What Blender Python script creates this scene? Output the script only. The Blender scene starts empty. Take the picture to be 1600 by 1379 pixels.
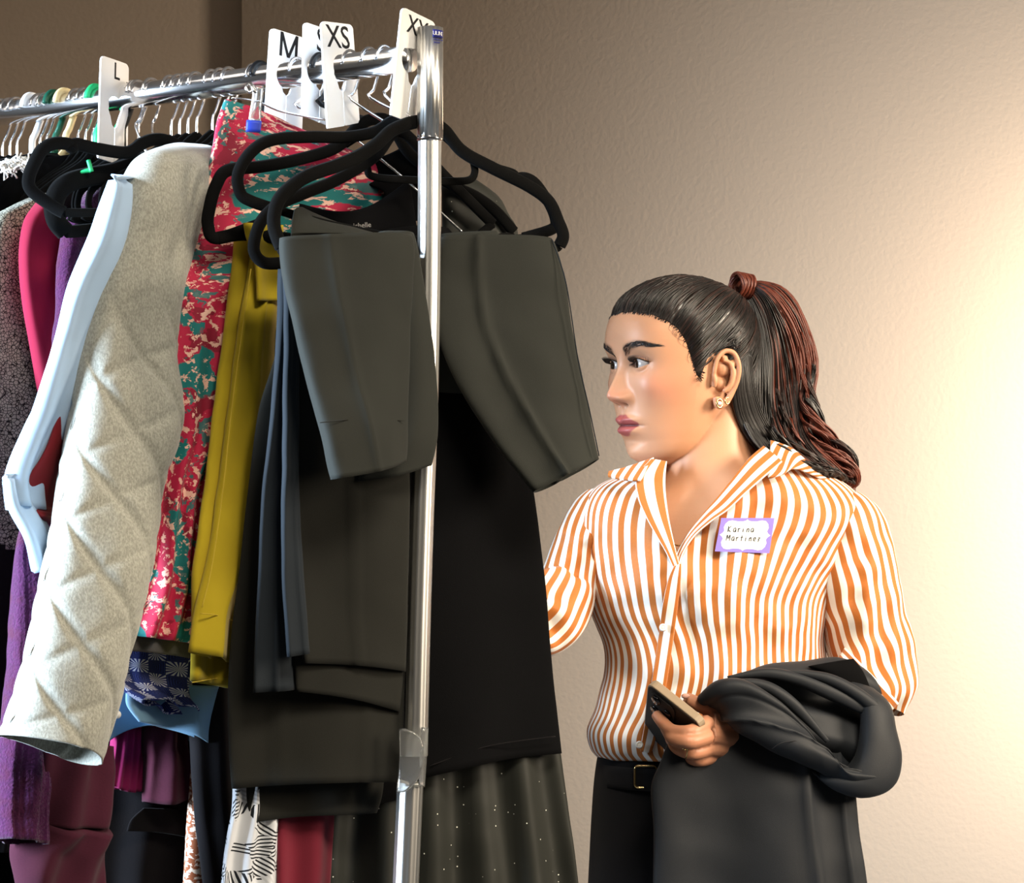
import bpy, bmesh, math, random
import numpy as np
from mathutils import Vector, Matrix, noise
from mathutils.bvhtree import BVHTree
random.seed(7); rng = np.random.default_rng(7)
PI = math.pi
C = bpy.context.scene.collection
H = 1.25            # camera height
F = 3750.0          # focal length in pixels of the 1600 px wide frame
HY = 855.0          # pixel row of the horizon

# ------------------------------------------------------------------ camera, world, light
cam = bpy.data.cameras.new('camera'); camo = bpy.data.objects.new('camera', cam); C.objects.link(camo)
camo.location = (0, 0, H); camo.rotation_euler = (PI/2, 0, 0)
cam.sensor_fit = 'HORIZONTAL'; cam.sensor_width = 36; cam.lens = F/1600*36
cam.shift_x = 0; cam.shift_y = (HY-689.5)/1600
cam.clip_start = .05; cam.clip_end = 60
cam.dof.use_dof = True; cam.dof.focus_distance = 3.0; cam.dof.aperture_fstop = 20
bpy.context.scene.camera = camo
vs = bpy.context.scene.view_settings
vs.view_transform = 'Standard'; vs.look = 'None'; vs.exposure = 0; vs.gamma = 1; vs.use_curve_mapping = False

w = bpy.data.worlds.new('room_light'); bpy.context.scene.world = w; w.use_nodes = True
w.node_tree.nodes['Background'].inputs[0].default_value = (1.0, .93, .84, 1)
w.node_tree.nodes['Background'].inputs[1].default_value = .06

def area(name, loc, aim, sx, sy, power, col, spread=180):
    l = bpy.data.lights.new(name, 'AREA'); l.shape = 'RECTANGLE'; l.size = sx; l.size_y = sy
    l.energy = power; l.color = col; l.spread = math.radians(spread)
    o = bpy.data.objects.new(name, l); C.objects.link(o); o.location = loc
    o.rotation_euler = (Vector(aim)-Vector(loc)).to_track_quat('-Z', 'Y').to_euler(); return o
area('window_light', (-2.9, 1.9, 1.75), (-.35, 2.62, 1.25), .9, 1.5, 82, (.66, .82, 1.0), 62)
area('ceiling_light', (.75, 1.5, 2.85), (.1, 2.95, 1.2), 1.2, .9, 17, (1.0, .88, .70), 64)
area('window_light_far', (1.36, 3.88, 1.38), (1.04, 4.5, 1.36), .4, .8, 36, (1.0, .86, .71), 170)
area('rail_reflection_light', (-.55, 2.0, 2.88), (-.5, 2.4, 0), 1.5, 1.2, 9, (1.0, .92, .82))  # added overhead area light, whitens the reflection along the top of the rail
area('window_light_side', (2.3, 2.2, 1.9), (.42, 3.12, 1.3), .7, 1.0, 11, (1.0, .84, .64), 50)

# ------------------------------------------------------------------ helpers
def P(px, py, d): return Vector(((px-800)/F*d, d, H+(HY-py)/F*d))

class G:                       # small node helper
    def __init__(s, name):
        s.m = bpy.data.materials.new(name); s.m.use_nodes = True
        s.t = s.m.node_tree; s.b = s.t.nodes['Principled BSDF']
    def n(s, typ, **kw):
        x = s.t.nodes.new(typ)
        for k, v in kw.items(): setattr(x, k, v)
        return x
    def put(s, sock, v):
        if isinstance(v, bpy.types.NodeSocket): s.t.links.new(v, sock)
        elif v is not None:
            try: sock.default_value = v
            except Exception: sock.default_value = (*v, 1)
    def m_(s, op, a, b=None, c=None):
        x = s.n('ShaderNodeMath', operation=op)
        for i, v in enumerate((a, b, c)):
            if v is not None: s.put(x.inputs[i], v)
        return x.outputs[0]
    def ss(s, x, lo, hi):
        r = s.n('ShaderNodeMapRange', interpolation_type='SMOOTHSTEP'); s.put(r.inputs[0], x)
        r.inputs[1].default_value = lo; r.inputs[2].default_value = hi; return r.outputs[0]
    def mix(s, f, a, b):
        x = s.n('ShaderNodeMix', data_type='RGBA'); s.put(x.inputs[0], f); s.put(x.inputs[6], a); s.put(x.inputs[7], b); return x.outputs[2]
    def uv(s):
        return s.n('ShaderNodeUVMap').outputs[0]
    def obj(s): return s.n('ShaderNodeTexCoord').outputs['Object']
    def sep(s, v):
        x = s.n('ShaderNodeSeparateXYZ'); s.put(x.inputs[0], v); return x.outputs
    def comb(s, a, b, c=0):
        x = s.n('ShaderNodeCombineXYZ'); s.put(x.inputs[0], a); s.put(x.inputs[1], b); s.put(x.inputs[2], c); return x.outputs[0]
    def noise(s, vec, scale, detail=2, rough=.5, out=0, dist=0):
        x = s.n('ShaderNodeTexNoise'); s.put(x.inputs['Vector'], vec); x.inputs['Scale'].default_value = scale
        x.inputs['Detail'].default_value = detail; x.inputs['Roughness'].default_value = rough; x.inputs['Distortion'].default_value = dist
        return x.outputs[out]
    def vor(s, vec, scale, feature='F1', out=0, rand=1):
        x = s.n('ShaderNodeTexVoronoi', feature=feature); s.put(x.inputs['Vector'], vec); x.inputs['Scale'].default_value = scale
        x.inputs['Randomness'].default_value = rand; return x.outputs[out]
    def scale(s, vec, sc):
        x = s.n('ShaderNodeVectorMath', operation='MULTIPLY'); s.put(x.inputs[0], vec); x.inputs[1].default_value = sc; return x.outputs[0]
    def bump(s, h, strength=.3, dist=.001):
        x = s.n('ShaderNodeBump'); s.put(x.inputs['Height'], h); x.inputs['Strength'].default_value = strength
        x.inputs['Distance'].default_value = dist; s.t.links.new(x.outputs[0], s.b.inputs['Normal']); return s
    def set(s, col=None, rough=.8, metal=0, sheen=0, spec=.3, sheen_rough=.5, sss=0, alpha=None, trans=0):
        b = s.b
        if col is not None: s.put(b.inputs['Base Color'], col)
        s.put(b.inputs['Roughness'], rough); s.put(b.inputs['Metallic'], metal); b.inputs['Sheen Weight'].default_value = sheen
        b.inputs['Sheen Roughness'].default_value = sheen_rough
        b.inputs['Specular IOR Level'].default_value = spec
        if sss: b.inputs['Subsurface Weight'].default_value = sss; b.inputs['Subsurface Radius'].default_value = (.012, .004, .002); b.inputs['Subsurface Scale'].default_value = 1
        if trans: b.inputs['Transmission Weight'].default_value = trans
        return s

def cloth(name, col, rough=.85, sheen=.2, weave=900, amt=.12, spec=.25, mottle=.12):
    g = G(name); u = g.uv()
    nz = g.noise(u, weave, 2); big = g.noise(g.obj(), 9, 3)
    c2 = tuple(x*(1-mottle*2) for x in col); c3 = tuple(min(1, x*(1+mottle)) for x in col)
    c = g.mix(big, c2, c3); c = g.mix(g.m_('MULTIPLY', nz, amt*2), c, tuple(x*.55 for x in col))
    g.set(c, rough, sheen=sheen, spec=spec); g.bump(nz, .35, .0006); return g.m

M = {}
M['wall'] = (lambda g: g.set(g.mix(g.noise(g.obj(), 1.2, 3), (.40, .315, .235), (.43, .34, .255)), .75, spec=.2).bump(g.noise(g.obj(), 110, 3), .25, .004).m)(G('wall_paint'))
M['ceil'] = (lambda g: g.set((.55, .52, .48), .9).m)(G('ceiling_paint'))
M['floor'] = (lambda g: g.set(g.mix(g.noise(g.obj(), 300, 2), (.12, .11, .10), (.22, .20, .18)), .95).m)(G('carpet'))
g = G('chrome'); g.set((.90, .90, .92), .17, 1); M['chrome'] = g.m
g = G('satin_chrome'); g.set((.86, .85, .82), .33, 1); M['satin'] = g.m
g = G('white_plastic'); g.set((.88, .88, .88), .45, spec=.4); M['white'] = g.m
g = G('black_print'); g.set((.008, .008, .01), .6); M['ink'] = g.m
g = G('navy_print'); g.set((.03, .035, .22), .5); M['navyink'] = g.m
g = G('blue_rubber'); g.set((.02, .05, .45), .5); M['bluepad'] = g.m
g = G('green_plastic'); g.set((.02, .42, .14), .35); M['green'] = g.m
g = G('dark_green_plastic'); g.set((.01, .08, .05), .3); M['dkgreen'] = g.m
g = G('cream_plastic'); g.set((.75, .58, .30), .35); M['cream'] = g.m
g = G('black_plastic'); g.set((.008, .008, .009), .3); M['blkplastic'] = g.m
g = G('clear_plastic'); g.set((.95, .97, .97), .08, trans=.92, spec=.6); M['clear'] = g.m
g = G('black_velvet'); nz = g.noise(g.obj(), 900, 2); g.set(g.mix(nz, (.003, .003, .003), (.007, .007, .007)), 1, sheen=.015, spec=.03); g.bump(nz, .4, .0005); M['velvet'] = g.m
g = G('grey_print'); g.set((.30, .28, .27), .7); M['cloth_print'] = g.m
g = G('gold'); g.set((.85, .62, .28), .22, 1); M['gold'] = g.m
g = G('pearl'); g.set((.9, .86, .8), .25); M['pearl'] = g.m

M['charcoal'] = cloth('charcoal_suiting', (.022, .0235, .020), .8, .04, 1500, .10, .16)
M['charcoal2'] = cloth('charcoal_crepe', (.017, .017, .0145), .9, .04, 1300, .12, .10)
M['greyblue'] = cloth('slate_suiting', (.014, .019, .025), .8, .03, 1300, .1, .15)
M['black'] = cloth('black_jersey', (.004, .004, .0045), .95, .01, 1200, .1, .04)
M['blackfuzz'] = cloth('black_fleece', (.008, .007, .008), 1, .05, 700, .3, .05)
M['blazer'] = cloth('charcoal_satin_back', (.014, .0165, .021), .58, .02, 1500, .06, .28)
M['pants'] = cloth('black_denim', (.007, .007, .009), .85, .08, 1200, .1, .15)
M['crimson'] = cloth('crimson_crepe', (.26, .004, .032), .85, .05, 1200, .08)
M['red'] = cloth('deep_red_satin', (.20, .008, .015), .55, .1, 1200, .05)
M['magenta'] = cloth('magenta_knit', (.22, .005, .07), .9, .1, 700, .2)
M['maroon'] = cloth('maroon_wool', (.058, .008, .022), .98, .05, 500, .35)
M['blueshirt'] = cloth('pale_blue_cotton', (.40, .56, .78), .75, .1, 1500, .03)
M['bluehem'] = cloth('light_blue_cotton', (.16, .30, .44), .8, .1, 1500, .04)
M['crimson2'] = cloth('dark_crimson_jersey', (.15, .006, .02), .85, .15, 1200, .1)
M['greyknit'] = cloth('grey_knit', (.085, .08, .078), .95, .1, 500, .3)

g = G('purple_mohair'); u = g.obj(); a = g.noise(u, 330, 3); b = g.noise(u, 40, 2)
c = g.mix(a, (.016, .003, .018), (.10, .018, .085)); c = g.mix(g.ss(b, .45, .7), c, (.06, .009, .035))
g.set(c, 1, sheen=.25, spec=.05); g.bump(a, .9, .002); M['purple'] = g.m
g = G('tweed_boucle'); u = g.obj(); e = g.vor(g.scale(u, (1, 1, 1.15)), 215, 'DISTANCE_TO_EDGE'); k = g.vor(u, 215, 'F1', 1)
c = g.mix(g.ss(e, .03, .13), (.004, .004, .003), g.mix(g.noise(u, 60), (.17, .17, .135), (.46, .455, .36)))
g.set(c, .9, sheen=.1); g.bump(e, .6, .0015); M['tweed'] = g.m
g = G('mustard_twill'); u = g.uv(); a = g.noise(u, 1400, 2)
g.set(g.mix(g.noise(g.obj(), 14, 3), (.36, .26, .006), (.50, .38, .012)), .85, sheen=.15); g.bump(a, .3, .0005); M['mustard'] = g.m
g = G('mustard_thread'); g.set((.55, .40, .04), .8); M['thread'] = g.m
g = G('grey_quilted_jersey'); u = g.obj()
a = g.noise(g.scale(u, (1, 1, .5)), 520, 3, .7); b = g.noise(u, 60, 3)
c = g.mix(g.ss(a, .30, .72), (.24, .24, .205), (.46, .46, .40)); c = g.mix(g.m_('MULTIPLY', b, .35), c, (.27, .265, .23))
g.set(c, .95, sheen=.35); g.bump(a, .5, .0008); M['quilt'] = g.m
g = G('floral_print'); u = g.uv()
wv = g.n('ShaderNodeVectorMath', operation='ADD'); g.put(wv.inputs[0], u); g.put(wv.inputs[1], g.scale(g.noise(u, 60, 3, .6, 1), (.02, .02, .02)))
u2 = wv.outputs[0]
a = g.vor(u2, 30, 'SMOOTH_F1'); b = g.noise(u2, 88, 4, .62); d_ = g.noise(u2, 48, 3, .6, 0, .6); f_ = g.noise(u2, 34, 2)
c = g.mix(g.ss(a, .50, .53), (.46, .010, .055), (.006, .165, .165))
c = g.mix(g.m_('MULTIPLY', g.ss(f_, .54, .56), g.ss(a, .55, .50)), c, (.26, .006, .03))
c = g.mix(g.ss(b, .55, .57), c, (.80, .50, .40))
c = g.mix(g.m_('MULTIPLY', g.ss(d_, .575, .595), .9), c, (.006, .15, .15))
g.set(c, .7, sheen=.1); g.bump(g.noise(u, 1500), .2, .0004); M['floral'] = g.m
# blue and white star-burst / square print
g = G('blue_star_print'); u = g.scale(g.uv(), (60, 60, 60)); x, y, _ = g.sep(u)
fx = g.m_('SUBTRACT', g.m_('FRACT', x), .5); fy = g.m_('SUBTRACT', g.m_('FRACT', y), .5)
par = g.m_('FRACT', g.m_('MULTIPLY', g.m_('ADD', g.m_('FLOOR', x), g.m_('FLOOR', y)), .5))
isA = g.ss(par, .2, .3)
ang = g.m_('ARCTAN2', fy, fx); rays = g.ss(g.m_('SINE', g.m_('MULTIPLY', ang, 16)), -.15, .25)
mx = g.m_('MAXIMUM', g.m_('ABSOLUTE', fx), g.m_('ABSOLUTE', fy)); sq = g.ss(g.m_('SINE', g.m_('MULTIPLY', mx, 60)), .55, .8)
c = g.mix(isA, g.mix(rays, (.010, .016, .14), (.50, .52, .60)), g.mix(sq, (.004, .008, .06), (.02, .04, .22)))
g.set(c, .7); M['bluestar'] = g.m
g = G('black_dash_print'); u = g.uv(); x, y, _ = g.sep(u)
q = g.vor(u, 62, 'F1', 1); qs = g.n('ShaderNodeSeparateColor'); g.put(qs.inputs[0], q)
an = g.m_('MULTIPLY', qs.outputs[0], 6.28)
ln = g.m_('SINE', g.m_('MULTIPLY', g.m_('ADD', g.m_('MULTIPLY', x, g.m_('COSINE', an)), g.m_('MULTIPLY', y, g.m_('SINE', an))), 1500))
c = g.mix(g.m_('MULTIPLY', g.ss(ln, .1, .3), g.ss(qs.outputs[1], .36, .39)), (.62, .64, .68), (.006, .008, .012))
g.set(c, .6); M['dash'] = g.m
g = G('rust_lace_print'); u = g.uv(); a = g.noise(u, 160, 4, .6)
g.set(g.mix(g.ss(a, .5, .53), (.22, .06, .02), (.62, .50, .40)), .8); M['rust'] = g.m
g = G('black_glitter_mesh'); u = g.obj()
v1 = g.vor(u, 130, 'F1', 0); v2 = g.vor(u, 130, 'F1', 1); s_ = g.n('ShaderNodeSeparateColor'); g.put(s_.inputs[0], v2)
sp = g.m_('MULTIPLY', g.ss(v1, .14, .06), g.ss(s_.outputs[0], .80, .84))
g.set(g.mix(sp, (.011, .012, .009), (.9, .9, .8)), g.mix(sp, (.6, .6, .6), (.25, .25, .25)), sheen=.04); M['glitter'] = g.m
# orange and white shirt stripe: U carries the distance around the cloth in metres
def stripe(name):
    g = G(name); u = g.uv(); x, y, _ = g.sep(u)
    f = g.m_('ABSOLUTE', g.m_('SUBTRACT', g.m_('FRACT', g.m_('DIVIDE', x, .0123)), .5))
    nz = g.noise(g.scale(u, (1, .3, 1)), 900, 2)
    o = g.ss(f, .235, .275); col = g.mix(nz, (.52, .165, .030), (.43, .125, .020))
    g.set(g.mix(o, col, (.86, .84, .80)), .62, sheen=.1, spec=.3); g.bump(g.noise(u, 1500), .15, .0004); return g.m
M['stripe'] = stripe('orange_stripe_satin')
g = G('tan_case'); g.set((.30, .225, .15), .5); M['tan'] = g.m
g = G('phone_back'); g.set((.022, .020, .018), .55); M['phone'] = g.m
g = G('screen_glass'); g.set((.004, .004, .005), .08, spec=.5); M['screen'] = g.m
g = G('lens_glass'); g.set((.002, .002, .003), .1, spec=.6); M['lens'] = g.m
g = G('lavender_paper'); g.set((.30, .22, .74), .6); M['lav'] = g.m
g = G('skin'); at = g.n('ShaderNodeVertexColor'); at.layer_name = 'Col'
g.set(at.outputs[0], .46, sss=.10, spec=.4); g.bump(g.noise(g.obj(), 700, 3), .12, .0006); M['skin'] = g.m
g = G('nail'); g.set((.62, .34, .27), .3); M['nail'] = g.m
g = G('eye_white'); g.set((.46, .40, .37), .15, spec=.5); M['sclera'] = g.m
g = G('iris'); g.set((.018, .008, .004), .08, spec=.8); M['iris'] = g.m
def hairm(name, c1, rough=.38):
    g = G(name); g.set(g.mix(g.noise(g.obj(), 90, 2), c1, tuple(x*.45 for x in c1)), rough, spec=.55); return g.m
M['hair1'] = hairm('hair_black', (.010, .007, .006)); M['hair2'] = hairm('hair_brown', (.035, .012, .008), .42); M['hair3'] = hairm('hair_auburn', (.17, .036, .018), .42)
M['hairtop'] = hairm('hair_top', (.016, .011, .008), .30)

# ---- mesh building
def mkobj(name, V, Fc, mat, parent=None, base=None, uvs=None, smooth=True, col=None, midx=None):
    base = Vector(base) if base is not None else (Vector(parent['base']) if parent is not None else Vector((0, 0, 0)))
    me = bpy.data.meshes.new(name)
    V = np.asarray([tuple(v) for v in V], dtype=float) - np.array(base)
    me.from_pydata(V.tolist(), [], [tuple(int(i) for i in f) for f in Fc])
    for m in (mat if isinstance(mat, list) else [mat]): me.materials.append(m)
    if midx is not None: me.polygons.foreach_set('material_index', midx)
    if smooth: me.polygons.foreach_set('use_smooth', [True]*len(me.polygons))
    if uvs is not None:
        l = me.uv_layers.new(name='UVMap')
        flat = np.array(uvs, dtype=float).reshape(-1, 2) if len(uvs) == len(me.loops) else None
        if flat is None:
            idx = np.zeros(len(me.loops), dtype=int); me.loops.foreach_get('vertex_index', idx); flat = np.array(uvs)[idx]
        l.data.foreach_set('uv', flat.ravel())
    me.update()
    o = bpy.data.objects.new(name, me); C.objects.link(o)
    if parent is not None: o.parent = parent; o['base'] = tuple(base); 
    else: o.location = base; o['base'] = tuple(base)
    return o
def tag(o, label=None, cat=None, group=None, kind=None):
    if label: o['label'] = label
    if cat: o['category'] = cat
    if group: o['group'] = group
    if kind: o['kind'] = kind
    return o
def thing(name, base, label, cat, group=None):
    o = bpy.data.objects.new(name, None); o.empty_display_size = .05; C.objects.link(o); o.location = base; o['base'] = tuple(base)
    return tag(o, label, cat, group)
def mod_solid(o, t):
    m = o.modifiers.new('thickness', 'SOLIDIFY'); m.thickness = t; m.offset = -1; return o

# rail geometry: the rack runs away to the left
R0 = np.array([-.1232, 2.80]); RD = np.array([-.8387, .5445]); RZ = H+.5697
def rail_at(px):
    k = (px-800)/F; t = (R0[0]-k*R0[1])/(k*RD[1]-RD[0]); return R0+RD*t
def plane(h, ang=0.0, off=0.0):
    """depth of pixel column px on the vertical plane of the hanger hooked at column h"""
    c = rail_at(h); a = math.atan2(-.8387, -.5445)+math.radians(ang); n = np.array([math.cos(a), math.sin(a)])
    def f(px):
        k = (px-800)/F; s = (c[0]-k*c[1])/(k*n[1]-n[0]); return float(c[1]+s*n[1]+off)
    return f
def hermite(K, t):
    K = np.asarray(K, float); n = len(K); i = min(int(t*(n-1)), n-2); u = t*(n-1)-i
    p0 = K[max(i-1, 0)]; p1 = K[i]; p2 = K[i+1]; p3 = K[min(i+2, n-1)]
    m1 = (p2-p0)*.5; m2 = (p3-p1)*.5
    return (2*u**3-3*u**2+1)*p1+(u**3-2*u**2+u)*m1+(-2*u**3+3*u**2)*p2+(u**3-u**2)*m2
def loft(rows, dep, nu=64, nv=60, th=.012, folds=(), creases=(), extra=None, boxy=.75, nz=(.003, 9), arc=True, uvf=None, cap_top=True, cap_bot=False, seed=0, hemth=1.0):
    """closed sleeve of cloth through rows of (left px, left py, right px, right py, sag px, thickness scale)"""
    K = []
    for r, row in enumerate(rows):
        xl, yl, xr, yr = row[:4]; sag = row[4] if len(row) > 4 else 0; ts = row[5] if len(row) > 5 else 1
        if callable(dep): dl, dr = dep(xl), dep(xr)
        elif isinstance(dep, tuple): dl, dr = dep
        else: dl, dr = dep[r]
        a, b = P(xl, yl, dl), P(xr, yr, dr); K.append([*a, *b, -sag/F*(dl+dr)/2, ts])
    K = np.array(K)
    # resample so that rows are evenly spaced
    T = np.linspace(0, 1, 240); S = np.array([hermite(K, t) for t in T]); mid = (S[:, :3]+S[:, 3:6])/2
    cum = np.r_[0, np.cumsum(np.linalg.norm(np.diff(mid, axis=0), axis=1))]; Ltot = cum[-1]
    ts_ = np.interp(np.linspace(0, Ltot, nv+1), cum, T)
    rowsS = np.array([hermite(K, t) for t in ts_]); mids = (rowsS[:, :3]+rowsS[:, 3:6])/2
    Wm = np.mean(np.linalg.norm(rowsS[:, 3:6]-rowsS[:, :3], axis=1))
    V = []; UV = []
    so = Vector((seed*3.1, seed*1.7, seed*.9))
    for j in range(nv+1):
        t = j/nv; L = rowsS[j, :3]; R = rowsS[j, 3:6]; sag = rowsS[j, 6]; ts = rowsS[j, 7]
        d = R-L; W = np.linalg.norm(d); pd = mids[min(j+1, nv)]-mids[max(j-1, 0)]
        n = np.cross(d, pd); n /= (np.linalg.norm(n)+1e-9)
        if n[1] > 0: n = -n
        down = pd/(np.linalg.norm(pd)+1e-9); vv = t*Ltot
        for k in range(nu):
            a = 2*PI*k/nu; s = (1-math.cos(a))/2; sn = math.sin(a)
            off = math.copysign(abs(sn)**boxy, sn)*th*ts
            f = 0
            for (fr, am, ph, dr, g0) in folds: f += am*(g0+(1-g0)*t)*math.sin(2*PI*(fr*s+ph+dr*t))
            for (s0, s1, am, wd) in creases: f += am*math.exp(-abs(s-(s0+(s1-s0)*t))/wd)
            p = L+d*s; p[2] += sag*math.sin(PI*s)
            w_ = Vector(p*nz[1])+so
            f += nz[0]*noise.noise(w_)+nz[0]*.4*noise.noise(w_*2.7)
            u = (a/(2*PI) if arc else (s if a <= PI else 1-s+1)*.5)*2*Wm
            if extra: off += extra(s, t, u, vv, a <= PI)*(1 if a <= PI else -1)
            V.append(p+n*(off+f)); UV.append(uvf(s, t, u, vv) if uvf else (u, vv))
    Fc = []; FU = []
    for j in range(nv):
        for k in range(nu):
            k2 = (k+1) % nu; q = (j*nu+k, j*nu+k2, (j+1)*nu+k2, (j+1)*nu+k); Fc.append(q)
            for idx, kk in zip(q, (k, k2, k2, k)):
                uu, vv_ = UV[idx]
                if k2 == 0 and kk == 0: uu += 2*Wm
                FU.append((uu, vv_))
    for cap, j in ((cap_top, 0), (cap_bot, nv)):
        if cap:
            for k in range(nu//2):
                a_, b_ = j*nu+k, j*nu+(k+1); c_, d_ = j*nu+(nu-k-1) % nu, j*nu+(nu-k) % nu
                f = [a_, b_, c_, d_] if k else [a_, b_, c_]
                f = list(dict.fromkeys(f))
                if len(f) > 2:
                    Fc.append(f[::-1] if j == 0 else f)
                    for i in Fc[-1]: FU.append(UV[i])
    return V, Fc, FU
def garment_part(name, mat, parent, rows, dep, solid=.0016, **kw):
    V, Fc, FU = loft(rows, dep, **kw)
    o = mkobj(name, V, Fc, mat, parent, uvs=FU)
    # consistent outward normals
    bm = bmesh.new(); bm.from_mesh(o.data); bmesh.ops.recalc_face_normals(bm, faces=bm.faces); bm.to_mesh(o.data); bm.free()
    if solid: mod_solid(o, solid)
    return o
def smooth_path(pts, n):
    K = np.array([list(p) for p in pts], float); return np.array([hermite(K, t) for t in np.linspace(0, 1, n)])
def tube_geo(path, r, seg=8, flat=1.0, closed=False, nrm=None):
    path = np.asarray(path, float); n = len(path); V = []; Fc = []
    r = np.full(n, r) if np.isscalar(r) else np.interp(np.linspace(0, 1, n), np.linspace(0, 1, len(r)), r)
    ref = np.array(nrm if nrm is not None else (0, -1, 0), float)
    for i in range(n):
        if closed: T = path[(i+1) % n]-path[i-1]
        else: T = path[min(i+1, n-1)]-path[max(i-1, 0)]
        T = T/(np.linalg.norm(T)+1e-12); A = ref-T*ref.dot(T)
        if np.linalg.norm(A) < .05: A = np.cross(T, (1, 0, .3))
        A /= np.linalg.norm(A); B = np.cross(T, A)
        if nrm is None and i: 
            A = prevA-T*prevA.dot(T); A /= np.linalg.norm(A)+1e-12; B = np.cross(T, A)
        prevA = A
        for k in range(seg):
            a = 2*PI*k/seg; V.append(path[i]+r[i]*(A*math.cos(a)*flat+B*math.sin(a)))
    for i in range(n if closed else n-1):
        for k in range(seg):
            j = (i+1) % n; Fc.append((i*seg+k, i*seg+(k+1) % seg, j*seg+(k+1) % seg, j*seg+k))
    if not closed: Fc.append(tuple(range(seg))[::-1]); Fc.append(tuple((n-1)*seg+k for k in range(seg)))
    return V, Fc
def merge(geos):
    V = []; Fc = []
    for v, f in geos:
        o = len(V); V += [tuple(x) for x in v]; Fc += [tuple(i+o for i in q) for q in f]
    return V, Fc
def tube(name, path, r, mat, parent, seg=8, n=None, **kw):
    if n: path = smooth_path(path, n)
    V, Fc = tube_geo(path, r, seg, **kw); return mkobj(name, V, Fc, mat, parent)
def ball_geo(c, r, sx=1, sy=1, sz=1, nu=16, nv=10, rot=None):
    V = []; Fc = []
    for j in range(nv+1):
        b = PI*j/nv
        for k in range(nu):
            a = 2*PI*k/nu; p = Vector((math.sin(b)*math.cos(a)*sx, math.sin(b)*math.sin(a)*sy, math.cos(b)*sz))*r
            if rot is not None: p = rot @ p
            V.append(Vector(c)+p)
    for j in range(nv):
        for k in range(nu): Fc.append((j*nu+k, (j+1)*nu+k, (j+1)*nu+(k+1) % nu, j*nu+(k+1) % nu))
    return V, Fc
def slab(name, poly, nrm, th, mat, parent, base=None, bev=0):
    """extruded flat outline: world points poly, pushed by th along nrm"""
    nrm = Vector(nrm).normalized(); n = len(poly); V = [Vector(p) for p in poly]+[Vector(p)+nrm*th for p in poly]
    Fc = [tuple(range(n))[::-1], tuple(range(n, 2*n))]+[(i, (i+1) % n, n+(i+1) % n, n+i) for i in range(n)]
    o = mkobj(name, V, Fc, mat, parent, base, smooth=False)
    if bev: m = o.modifiers.new('bevel', 'BEVEL'); m.width = bev; m.segments = 2; m.limit_method = 'ANGLE'
    return o
def text_mesh(name, s, origin, xdir, ydir, size, mat, parent, bold=.0, th=.0004, align='CENTER'):
    cu = bpy.data.curves.new(name, 'FONT'); cu.body = s; cu.size = size; cu.offset = bold*size; cu.extrude = th; cu.align_x = align; cu.align_y = 'CENTER'
    cu.resolution_u = 3
    t = bpy.data.objects.new(name, cu); C.objects.link(t); dg = bpy.context.evaluated_depsgraph_get(); me = bpy.data.meshes.new_from_object(t.evaluated_get(dg))
    bpy.data.objects.remove(t)
    X = Vector(xdir).normalized(); Y = Vector(ydir); Y = (Y-X*Y.dot(X)).normalized(); Z = X.cross(Y)
    V = [Vector(origin)+X*v.co.x+Y*v.co.y+Z*v.co.z for v in me.vertices]; Fc = [tuple(p.vertices) for p in me.polygons]
    return mkobj(name, V, Fc, mat, parent, smooth=False)

# ------------------------------------------------------------------ room
def box(name, x0, x1, y0, y1, z0, z1, mat, kind='structure'):
    V = [(x, y, z) for x in (x0, x1) for y in (y0, y1) for z in (z0, z1)]
    o = mkobj(name, V, [(0, 1, 3, 2), (4, 6, 7, 5), (0, 4, 5, 1), (2, 3, 7, 6), (0, 2, 6, 4), (1, 5, 7, 3)], mat, smooth=False); o['kind'] = kind; return o
CO = np.array([-.565, 5.02]); WA = np.array([.94, -.342]); WL = np.array([-.342, -.94])
def wall(name, a, b, nrm, z0=0, z1=2.9, t=.1):
    a = np.array(a); b = np.array(b); n = np.array(nrm)*t
    pts = [(*a, z0), (*b, z0), (*(b+n), z0), (*(a+n), z0)]
    return tag(slab(name, [Vector(p) for p in pts], (0, 0, 1), z1-z0, M['wall'], None), kind='structure')
wall('wall_back', CO, CO+WA*4.2, (.342, .94))
wall('wall_left', (-4.5, 5.07), (CO[0]+.12, 5.07), (0, 1)); o = wall('wall_return', (CO[0]+.0, CO[1]), (CO[0], 5.07), (1, 0), t=.06)
box('floor', -5, 5, -2.5, 6.5, -.05, 0, M['floor'])
box('ceiling', -5, 5, -2.5, 6.5, 2.9, 2.95, M['ceil'])
o = slab('baseboard_back', [Vector((*(CO+WA*a-np.array([.342, .94])*b), 0)) for a, b in ((.02, 0), (4.1, 0), (4.1, .015), (.02, .015))], (0, 0, 1), .1, M['white'], None); o['kind'] = 'structure'

# ------------------------------------------------------------------ clothes rack
rack = thing('clothes_rack', (R0[0], R0[1], 0), 'chrome clothes rack with fluted end post, loaded with garments beside the woman', 'clothes rack')
def rp(t, dz=0, side=0):
    n = np.array([-.5445, -.8387]); q = R0+RD*t+n*side; return Vector((q[0], q[1], RZ+dz))
def fluted(name, path, r, mat, parent, seg=48, amp=.06, flutes=12):
    path = np.asarray(path, float); V = []; Fc = []; n = len(path)
    for i in range(n):
        for k in range(seg):
            a = 2*PI*k/seg; rr = r*(1-amp*max(0, math.cos(flutes*a))**3); V.append(path[i]+np.array((rr*math.cos(a), rr*math.sin(a), 0)))
    for i in range(n-1):
        for k in range(seg): Fc.append((i*seg+k, i*seg+(k+1) % seg, (i+1)*seg+(k+1) % seg, (i+1)*seg+k))
    return mkobj(name, V, Fc, mat, parent)
tp = P(672, 44, 2.8); lo = P(636, 1400, 2.8)
pts = [P(x, y, 2.8) for x, y in ((672, 44), (672, 130), (672, 217))]
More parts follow.
